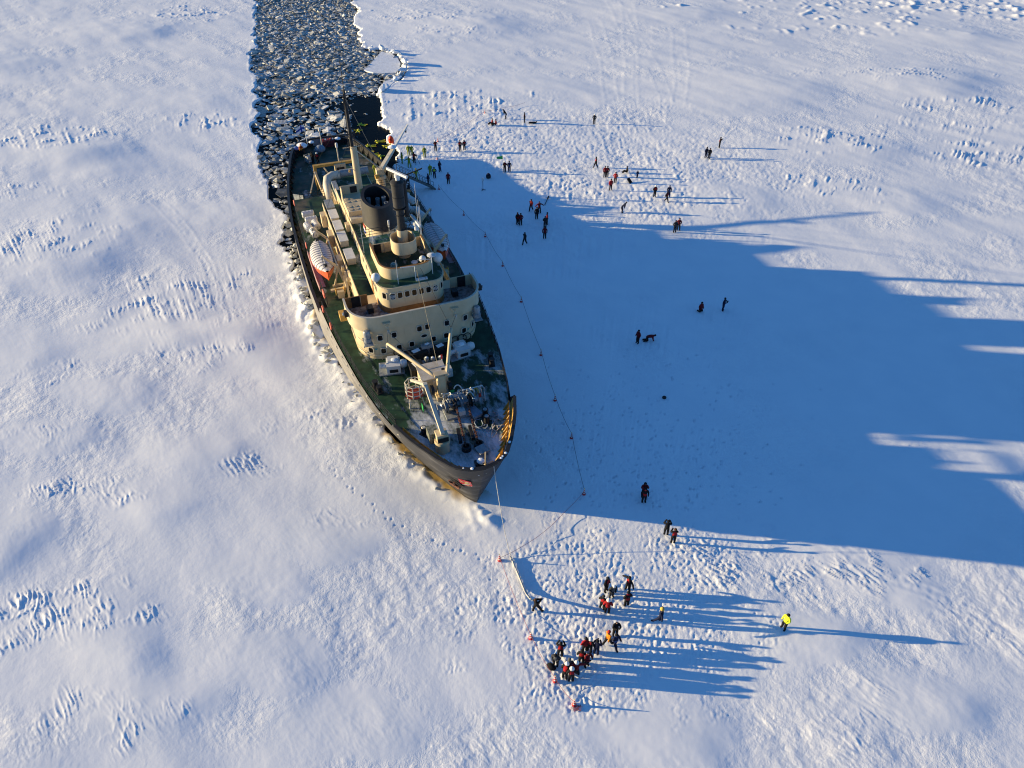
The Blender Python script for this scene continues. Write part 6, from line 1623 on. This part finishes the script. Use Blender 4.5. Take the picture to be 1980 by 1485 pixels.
PEOPLE = [  # foot point in the photo, pose, outfit, heading, label, group, head
    (1171, 1144, 'stand', 'rb', 50, 'person with red chest standing just left of the white-hooded one, ahead of the bow', G1, 'hat', 'char'),
    (1181.5, 1154.4, 'stoop', 'gr', 20, 'person in charcoal with a pale hood bending beside the red-chested one', G1, 'hat', 'white'),
    (1213.5, 1141.8, 'arms_out', 'rb', -60, 'person in black with red shoulder walking alone at the back of the front group', G1, 'hat', 'black'),
    (1163.6, 1178.6, 'feet', 'rb', 150, 'person with red shoulders standing behind the red-backed one in the trodden snow', G1, 'hat', 'char'),
    (1173.3, 1186, 'pockets', 'rj', 170, 'person in bright red jacket seen from behind, left of the trodden patch centre', G1, 'helmet', 'white'),
    (1210.9, 1172, 'pockets', 'bb', 200, 'person all in black with a red hem standing alone mid group', G1, 'hat', 'black'),
    (1275, 1204, 'kick', 'nv', -110, 'person in navy with a gold hat lifting one leg', G1, 'helmet', 'gold'),
    (1188.6, 1228.5, 'phone', 'bk', 10, 'bare-headed person in black looking at a phone, topmost of the lower group', G1, None, 'black'),
    (1173.6, 1247.4, 'walk', 'or', 120, 'person in bright orange jacket and red hood', G1, 'hat', 'red'),
    (1187.8, 1253.4, 'walk', 'bl', 40, 'person in black and blue beside the orange jacket', G1, 'hat', 'black'),
    (1151.8, 1265.8, 'phone', 'nv', 150, 'tall dark person with black cap standing midway in the lower group', G1, 'hat', 'black'),
    (1138.7, 1261, 'pockets', 'rb', 140, 'person with a white helmet and red collar in the lower group', G1, 'helmet', 'white'),
    (1130.3, 1259.7, 'stand', 'rj', 200, 'small person in red jacket left of the white helmet', G1, 'hat', 'char'),
    (1123, 1283.6, 'pockets', 'rb', 165, 'broad person in black with red shoulders at the middle of the lower group', G1, 'hat', 'black'),
    (1133.4, 1288.3, 'phone', 'dr', 40, 'person in dark red leaning close beside the broad one', G1, None, 'black'),
    (1082.7, 1269, 'camera', 'rb', 170, 'person with red chest raising a camera at the left of the lower group', G1, 'hat', 'black'),
    (1074.3, 1286, 'stoop', 'gr', -20, 'person in grey suit with a pale scarf nearest the black bag', G1, 'hat', 'black'),
    (1091.4, 1312.5, 'stoop', 'rb', 150, 'person with white hat and a red back band, left of the front three', G1, 'helmet', 'white'),
    (1103.7, 1317.8, 'pockets', 'rb', 180, 'frontmost person with white helmet and red back seen from behind', G1, 'helmet', 'white'),
    (1112.6, 1306.5, 'arms_out', 'dr', 190, 'person with white hat and dark coat, right of the front three', G1, 'helmet', 'white'),
    (1099, 1300, 'stand', 'gr', 180, 'grey-hooded person half hidden behind the front three', G1, 'hat', 'grey'),
    (1037.6, 1182.5, 'pull', 'bk', 130, 'person in dark brown and black leaning back on the white bow ropes', None, 'hat', 'brown'),
    (1513, 1217, 'feet', 'hv', -60, 'person in bright yellow jacket alone on the smooth snow', None, 'hat', 'black'),
    (1286.9, 1035, 'camera', 'bk', 170, 'person in black with raised arms photographing at the edge of the ship shadow', G1, 'hat', 'black'),
    (1300.4, 1050.5, 'phone', 'rb', 180, 'person in black and red just outside the ship shadow edge', G1, 'hat', 'brown'),
    (1243.5, 961, 'camera', 'dr', 0, 'person in dark coat raising both arms in the blue shade off the bow', G2, 'hat', 'black'),
    (1244.3, 971, 'stand', 'bb', 0, 'person with a red hem standing right in front of the one with raised arms', G2, 'hat', 'black'),
    (1353.8, 604, 'kneel', 'dr', 30, 'person in dark red kneeling in the blue shade', G2, 'hat', 'black'),
    (1396.7, 601.7, 'phone', 'nv', 60, 'person in dark blue standing in the shade right of the kneeling one', G2, 'hat', 'black'),
    (1232.3, 664.5, 'stand', 'dr', -60, 'person in dark red standing in the shade beside the crawling one', G2, 'hat', 'black'),
    (1255.8, 659.5, 'crawl', 'dr', 95, 'person in dark red crawling on hands and knees in the shade', G2, 'hat', 'black'),
    (1026.9, 408, 'walk', 'dr', -30, 'leftmost of the three people playing by the dark stick, in dark red', G2, 'hat', 'black'),
    (1042.4, 412.5, 'arms_out', 'dr', 20, 'person with spread arms nearest the dark stick', G2, 'hat', 'black'),
    (1037.6, 423.6, 'stand', 'bk', 10, 'person in black standing in front of the one with spread arms', G2, 'hat', 'black'),
    (1000.6, 433, 'stand', 'bb', 40, 'left one of the close pair in the middle of the shade', G2, 'hat', 'black'),
    (1006.7, 434.7, 'pockets', 'dr', 0, 'right one of the close pair in the middle of the shade', G2, 'hat', 'black'),
    (1057.5, 433, 'arms_out', 'dr', 90, 'person in dark red at the back of the right-hand file in the shade', G2, 'hat', 'black'),
    (1053.7, 441.5, 'phone', 'ch', 0, 'person holding something pale in the middle of the file in the shade', G2, 'hat', 'black'),
    (1053, 461, 'stand', 'dr', 0, 'person in dark red at the front of the file in the shade', G2, 'hat', 'black'),
    (1014.7, 472, 'walk', 'ch', -40, 'person in black walking alone below the groups in the shade', G2, 'hat', 'black'),
    (1304, 449.5, 'pockets', 'ch', 10, 'left one of the couple at the ragged edge of the ship shadow', G2, 'hat', 'black'),
    (1311, 445.5, 'feet', 'dr', 0, 'right one of the couple at the ragged edge of the ship shadow', G2, 'hat', 'black'),
    (1202.6, 411, 'bend', 'nv', 70, 'person in dark blue bending forward at the shadow edge', G2, 'hat', 'char'),
    (1264.8, 382.8, 'pockets', 'rb', 20, 'person with white hat standing left of the shadow-casting couple', G4, 'helmet', 'white'),
    (1292, 383, 'stand', 'bl', 0, 'person in blue behind the one in red right of the white hat', G4, 'hat', 'char'),
    (1288, 392, 'walk', 'rb', 60, 'person with red chest walking in front of the blue one', G4, 'hat', 'char'),
    (1151.7, 324.8, 'walk', 'rb', -70, 'person with red chest walking at the left of the sledging group', G4, 'hat', 'black'),
    (1169, 343.4, 'stand', 'dr', 0, 'left one of a tight dark pair in the sledging group', G4, 'hat', 'black'),
    (1173.5, 343.4, 'stand', 'rb', 180, 'right one of a tight dark pair in the sledging group', G4, 'hat', 'black'),
    (1189, 356, 'pockets', 'rj', 170, 'person in bright red jacket at the back of the red pair in the sledging group', G4, 'hat', 'black'),
    (1180, 369, 'feet', 'rj', 20, 'person in bright red jacket at the front of the red pair in the sledging group', G4, 'hat', 'black'),
    (1212, 336, 'sit', 'bk', -80, 'person in black sitting on the snow in the sledging group', G4, 'hat', 'black'),
    (1231.5, 346.5, 'stand', 'bl', 30, 'small child in blue standing right of the sitting person', G4, 'hat', 'blue'),
    (1148.7, 239.4, 'pockets', 'ch', 0, 'person in dark grey with white hat standing alone far out on the ice', G4, 'helmet', 'white'),
    (1390, 287, 'camera', 'rb', 60, 'person in red and black taking pictures farthest right', G4, 'hat', 'black'),
    (1363.8, 306, 'feet', 'nv', 30, 'left one of the dark couple standing close together far right', G4, 'hat', 'black'),
    (1370, 308.7, 'pockets', 'bk', 10, 'right one of the dark couple standing close together far right', G4, 'hat', 'black'),
    (952, 242, 'sit', 'rb', -70, 'left one of two people sitting on the far snow', G4, 'hat', 'black'),
    (959, 243, 'sit', 'dr', -70, 'right one of two people sitting on the far snow', G4, 'hat', 'black'),
    (978, 231, 'bend', 'bk', -100, 'person in black bending over beside the far marker cone', G4, 'hat', 'black'),
    (1014, 238, 'stand', 'rb', 80, 'person with red back standing next to the far black sledge', G4, 'hat', 'black'),
    (842.6, 292.5, 'camera', 'rb', 10, 'person with white hat and red chest beside the cone near the swimmers', G3, 'helmet', 'white'),
    (889.9, 293.3, 'pockets', 'rb', 0, 'left one of the pair standing in the sun beyond the gangway', G3, 'hat', 'black'),
    (898.2, 292, 'stand', 'rb', 200, 'right one of the pair standing in the sun beyond the gangway', G3, 'hat', 'black'),
    (976, 333, 'phone', 'rb', 10, 'person with white hat holding the green flag', G3, 'helmet', 'white'),
    (984.8, 333, 'stand', 'bl', 180, 'person in dark blue standing right of the green flag', G3, 'hat', 'black'),
    (867.3, 355.5, 'stand', 'dr', 0, 'person in dark red standing alone right of the gangway foot', G3, 'hat', 'black'),
    (850.5, 333, 'feet', 'nv', 60, 'person in navy right of the hi-vis vest near the gangway', G3, 'hat', 'black'),
    (840.6, 345, 'pockets', 'nh', 180, 'tall person in navy with a hi-vis yoke by the gangway foot', G3, 'hat', 'black'),
    (832.5, 339.4, 'stand', 'su', 200, 'person in olive-yellow survival suit by the gangway foot', G3, None, 'black'),
    (821.4, 304.6, 'stand', 'su', 0, 'person in olive-yellow survival suit standing alone facing the camera', G3, 'hat', 'black'),
    (790.5, 301, 'stand', 'su', 180, 'left one of two survival suits seen from behind at the back of the cluster', G3, None, 'black'),
    (796.8, 301, 'point', 'su', 180, 'right one of two survival suits, stretching out an arm', G3, None, 'black'),
    (778.4, 317, 'feet', 'su', -60, 'person in survival suit nearest the water and the single cone', G3, 'hat', 'black'),
    (792, 325, 'arms_out', 'su', 0, 'person in survival suit with spread arms at the front of the cluster', G3, 'hat', 'black'),
    (801.2, 316, 'phone', 'rb', 160, 'person in red and black behind the camera tripod', G3, 'hat', 'black'),
]
for px, py, ps, of, rz, lab, grp, hd, hc in PEOPLE:
    person(gp(px, py), ps, of, rz, lab, grp, hd, hc, k=.70 if 'child' in lab else 1.04)
# on the gangway, on deck
p = g0 + gu * gl * .52; person((p.x, p.y, p.z + .08), 'walk', 'su', 60, 'person in survival suit walking down the middle of the gangway', G3, 'hat', 'gold')
p = g0 + gu * gl * .86; person((p.x, p.y, p.z + .08), 'pockets', 'nv', 70, 'person in navy at the foot of the gangway', G3, 'hat', 'char')
for s, t, ps, of, rz, lab, hd, hc in [(75.4, -2.0, 'stand', 'rb', 20, 'person with red jacket and white helmet on the after deck', 'helmet', 'white'), (75.9, -2.7, 'pockets', 'bk', 160, 'person in black beside the chair rack on the after deck', 'hat', 'black'), (79.6, -3.9, 'feet', 'oj', 40, 'person in orange at the stern rail', 'hat', 'orange'), (68.2, 5.6, 'stand', 'su', 0, 'person in survival suit on deck beside the after crane', 'hat', 'red')]:
    person(sw(s, t, Z_MAIN + .02), ps, of, rz, lab, 'people on the after deck', hd, hc)
# swimmers in yellow survival suits
for k, (px, py, rz, lab) in enumerate([(700, 241.8, 70, 'swimmer in yellow suit farthest out, floating crosswise'), (692.7, 254.5, 5, 'swimmer in yellow suit with feet towards the ship, left in the open water'), (734.5, 274.5, 110, 'swimmer in yellow suit near the ice edge above the others'), (716.4, 282.7, 95, 'swimmer in yellow suit floating crosswise in mid pool'), (712, 293, 60, 'swimmer in yellow suit just behind the crane stay'), (721, 299.5, 100, 'swimmer in yellow suit half hidden by the stay wire'), (734.5, 304.5, 0, 'swimmer in yellow suit with spread arms nearest the crane boom'), (749.5, 283, 130, 'swimmer in yellow suit reaching the ice edge below the orange bag')]):
    q = at(px, py, WATER_Z); person((q.x, q.y, WATER_Z + .02), 'float', 'ls', rz, lab, 'swimmers in survival suits', None, 'black', k=1.12)

# ================================================================== things on the ice
CR, CW_ = mat('cone_red', (.48, .025, .03), .5), mat('cone_white', (.72, .72, .68), .5)
def cone():
    root = empty('marker_cone')
    MB().lathe((0, 0, 0), [(.16, 0), (.175, .04), (.155, .10), (.09, .17)], 8).build('base', CR, root)
    MB().lathe((0, 0, .15), [(.09, 0), (.04, .58), (.02, .62)], 10).build('cone_body', CW_, root, smooth=True, angle=50)
    for z, r_ in ((.30, .083), (.54, .062)):
        MB().lathe((0, 0, z), [(r_ + .004, 0), (r_ - .012, .12)], 10).build('band', CR, root)
    MB().lathe((0, 0, .76), [(.03, 0), (.03, .06)], 6).build('tip', mat('cone_yellow', (.7, .5, .05), .5), root)
    return root
cn = cone()
ords = ['first', 'second', 'third', 'fourth', 'fifth', 'sixth', 'seventh', 'eighth', 'ninth', 'tenth', 'eleventh', 'twelfth', 'thirteenth']
LINE = [(849, 367), (896.8, 417), (938.3, 458), (972, 514), (1008, 584), (1046, 687), (1073, 775), (1105, 847), (1129, 956), (966, 1083.5), (1026.3, 1234.5), (1073, 1318), (1109.8, 1363.7)]
spc = [(p, f'red-footed marker cone, {ords[i]} along the rope counted from the gangway') for i, p in enumerate(LINE)]
spc += [((937.6, 220), 'red and white cone farthest away, above the two sitting people'), ((846.7, 274.3), 'red and white cone right behind the white-hatted photographer'), ((845.7, 308), 'red and white cone between the lone survival suit and the gangway group'), ((768.3, 308), 'red cone at the water edge left of the survival suits')]
for k, ((px, py), lab) in enumerate(spc):
    o = cn if k == 0 else copy_thing(cn, (0, 0, 0))
    o.location = gp(px, py); o.rotation_euler = (0, 0, k * .7); tag(o, lab, 'cone', 'marker cones on the ice')
def sag(pts, z=.62, dip=.38, n=7):
    out = []
    P_ = [gp(*p) for p in pts]
    for p, q in zip(P_[:-1], P_[1:]):
        for i in range(n):
            f = i / n; c = p.lerp(q, f); c.z = max(ground_z(c.x, c.y) + .03, p.z + (q.z - p.z) * f + z - dip * 4 * f * (1 - f)); out.append(c)
    e = P_[-1].copy(); e.z += z; out.append(e)
    return out
tag(MB().tube(sag(LINE[:9], dip=.3), .018, 4).build('barrier_rope', mat('thin_grey_cord', (.10, .10, .12), .8)), 'thin dark cord strung from cone to cone along the shaded side of the ship', 'rope')
PR = mat('pink_rope', (.34, .11, .12), .8)
tag(MB().tube(sag([LINE[8], (1088, 998), (1055, 1030), (1015, 1058), LINE[9]], .35, .1) , .017, 5).build('barrier_rope', PR), 'pink rope running from the last shaded cone to the cone below the bow', 'rope')
tag(MB().tube(sag(LINE[9:], .45, .3), .017, 5).build('barrier_rope', PR), 'pink rope along the left border of the trodden snow', 'rope')
tag(MB().tube([gp(1110, 1364) + Vector((.2 * math.cos(i * 1.3) * (1 + .06 * i) + .1 * math.sin(i * 2.2) + .15, .12 * math.sin(i * 1.7) * (1 + .07 * i) - .2, .05)) for i in range(22)], .018, 4).build('rope_heap', PR), 'tangled end of the pink rope on the snow at the last cone', 'rope')
tag(MB().tube(sag([(846.7, 274.3), (880, 258), (937.6, 220), (975, 212), (1015, 203)], .4, .15), .02, 4).build('barrier_rope', PR), 'thin reddish rope stretched between the two far cones', 'rope')
# bow ropes held by one person
bh = sw(.4, .9, 6.7); k1 = gp(988, 1078) + Vector((0, 0, .12)); hnd = gp(1037.6, 1182.5) + Vector((-.35, .35, 1.2))
cv = lambda a, b, d, n=14: [a.lerp(b, i / n) - Vector((0, 0, d * 4 * (i / n) * (1 - i / n))) for i in range(n + 1)]
tag(MB().tube(cv(bh, k1, 1.1), .03, 5).build('bow_rope', ROPE), 'taut pale rope hanging from the bow down to the rope bundle', 'rope')
bnd = MB()
rsb = random.Random(3)
for k in range(5):
    o1 = Vector((rsb.uniform(-.08, .08), rsb.uniform(-.05, .05), 0))
    P_ = []
    for i in range(19):
        f = i / 18; c = k1.lerp(hnd, f); c += o1 * (1 + 2.0 * f ** 4); g_ = ground_z(c.x, c.y)
        c.z = g_ + .07 + .03 * k + 1.05 * max(0, (f - .62) / .38) ** 2; P_.append(c)
    bnd.tube(P_, .045, 5)
tag(bnd.build('rope_bundle', ROPE), 'thick bundle of white ropes stretched to the person pulling below the bow', 'rope')
# bags, sledges, sign, tripod, flag, stick
def blob(name, material, d, label, cat, px, py, z=0.0, rz=0.0):
    m = MB(); m.ball((0, 0, d[2] * .45), 1, 10, 6, sz=1, z0=-.45)
    m.v = [(x * d[0] / 2, y * d[1] / 2, (z_ - d[2] * .45) * d[2] / 1.6 + d[2] * .35) for x, y, z_ in m.v]
    o = m.build(name, material, None, smooth=True); g = gp(px, py); o.location = (g.x, g.y, g.z + z); o.rotation_euler = (0, 0, rz)
    return tag(o, label, cat)
KB = cloth('black')
bg_ = blob('black_bag', KB, (.75, .5, .4), 'black bag dropped on the snow beside the pink rope', 'bag', 1066, 1291, rz=-.5)
MB().tube([(-.25, 0, .4), (-.1, 0, .62), (.1, 0, .62), (.25, 0, .4)], .03, 5).build('handle', KB, bg_)
b2_ = blob('backpack', cloth('navy'), (.8, .6, .9), 'dark backpack standing on the shaded snow near the sign post', 'backpack', 944.5, 345)
MB().box((0, -.28, .35), (.45, .16, .4)).build('front_pocket', cloth('char'), b2_)
blob('dark_bundle', cloth('char'), (.45, .4, .3), 'small dark bundle lying alone in the middle of the shade', 'bundle', 1284, 771)
def sledge(px, py, rz, lab, tilt=0.0):
    root = empty('sledge'); g = gp(px, py); root.location = (g.x, g.y, g.z + .12); root.rotation_euler = (0, R(tilt), rz)
    MB().add([(-.7, -.28, 0), (.55, -.28, 0), (.8, -.22, .22), (.8, .22, .22), (.55, .28, 0), (-.7, .28, 0), (-.7, -.28, .05), (.55, -.28, .05), (.76, -.22, .26), (.76, .22, .26), (.55, .28, .05), (-.7, .28, .05)], [(0, 5, 4, 1), (1, 4, 3, 2), (6, 7, 10, 11), (7, 8, 9, 10), (0, 1, 7, 6), (1, 2, 8, 7), (2, 3, 9, 8), (3, 4, 10, 9), (4, 5, 11, 10), (5, 0, 6, 11)]).build('shell', KB, root)
    for y in (-.27, .27): MB().bar((-.7, y, .06), (.55, y, .06), .06, .1).build('side_lip', KB, root)
    tag(root, lab, 'sledge', 'plastic sledges')
sledge(1030, 239, .05, 'black plastic sledge lying beside the person with the red back'); sledge(1218, 355, -.9, 'black plastic sledge stood on edge in the sledging group', 35)
sg = empty('sign_post', gp(934, 368))
MB().tube([(0, 0, 0), (0, 0, 1.5)], .04, 6).build('post', KB, sg)
for a_ in (0, 2.1, 4.2): MB().bar((0, 0, .12), (.45 * math.cos(a_), .45 * math.sin(a_), .02), .06).build('foot', KB, sg)
MB().box((0, 0, 1.72), (.34, .08, .52)).build('board', WHITE, sg)
tag(sg, 'small white board on a dark three-footed post in the shade', 'sign')
tp = empty('camera_tripod', gp(806, 318))
for a_ in (.3, 2.4, 4.5): MB().tube([(0, 0, 1.35), (.5 * math.cos(a_), .5 * math.sin(a_), 0)], .03, 5).build('leg', KB, tp)
MB().box((0, 0, 1.45), (.2, .28, .2)).build('camera', KB, tp)
tag(tp, 'camera on a dark tripod in front of the survival suits', 'tripod')
gf = empty('green_flag', gp(973.5, 333))
MB().tube([(0, 0, 1.0), (-.1, 0, 2.7)], .03, 5).build('pole', CW_, gf)
MB().add([(-.1, 0, 2.7), (-.08, 0, 2.1), (-1.05, .1, 2.15), (-1.1, .1, 2.45), (-.1, .03, 2.7), (-.08, .03, 2.1), (-1.05, .13, 2.15), (-1.1, .13, 2.45)], [(0, 1, 2, 3), (7, 6, 5, 4), (0, 4, 5, 1), (1, 5, 6, 2), (2, 6, 7, 3), (3, 7, 4, 0)]).build('cloth', mat('flag_green', (.02, .38, .10), .7), gf)
tag(gf, 'green flag held up in the middle distance', 'flag')
q0, q1 = gp(1053, 398), gp(1061, 382)
stk = empty('ice_drill', q0)
MB().tube([Vector((0, 0, .08)), (q1 - q0) * .75 + Vector((0, 0, .1))], .05, 5).build('shaft', KB, stk)
MB().bar((q1 - q0) * .72 + Vector((0, 0, .12)), (q1 - q0) + Vector((0, 0, .12)), .16).build('head', KB, stk)
tag(stk, 'dark long-handled tool lying on the snow behind the playing people', 'tool')
ob = blob('orange_buoy_bag', mat('buoy_orange', (.75, .07, .015), .5, var=.2, vscale=6), (1.0, .8, 1.35), 'bright orange bag at the edge of the ice above the swimmers', 'bag', 757, 278)
MB().tube([(-.3, -.36, .9), (0, -.44, .5), (.3, -.36, .9)], .04, 5).build('strap', RED, ob)
dp = empty('depth_pole', gp(797.5, 334)); MB().tube([(0, 0, 0), (0, 0, 1.2)], .05, 6).build('lower_half', cloth('navy'), dp); MB().tube([(0, 0, 1.2), (0, 0, 2.4)], .05, 6).build('upper_half', CW_, dp)
tag(dp, 'upright pole, white above and dark below, standing behind the gangway', 'pole')
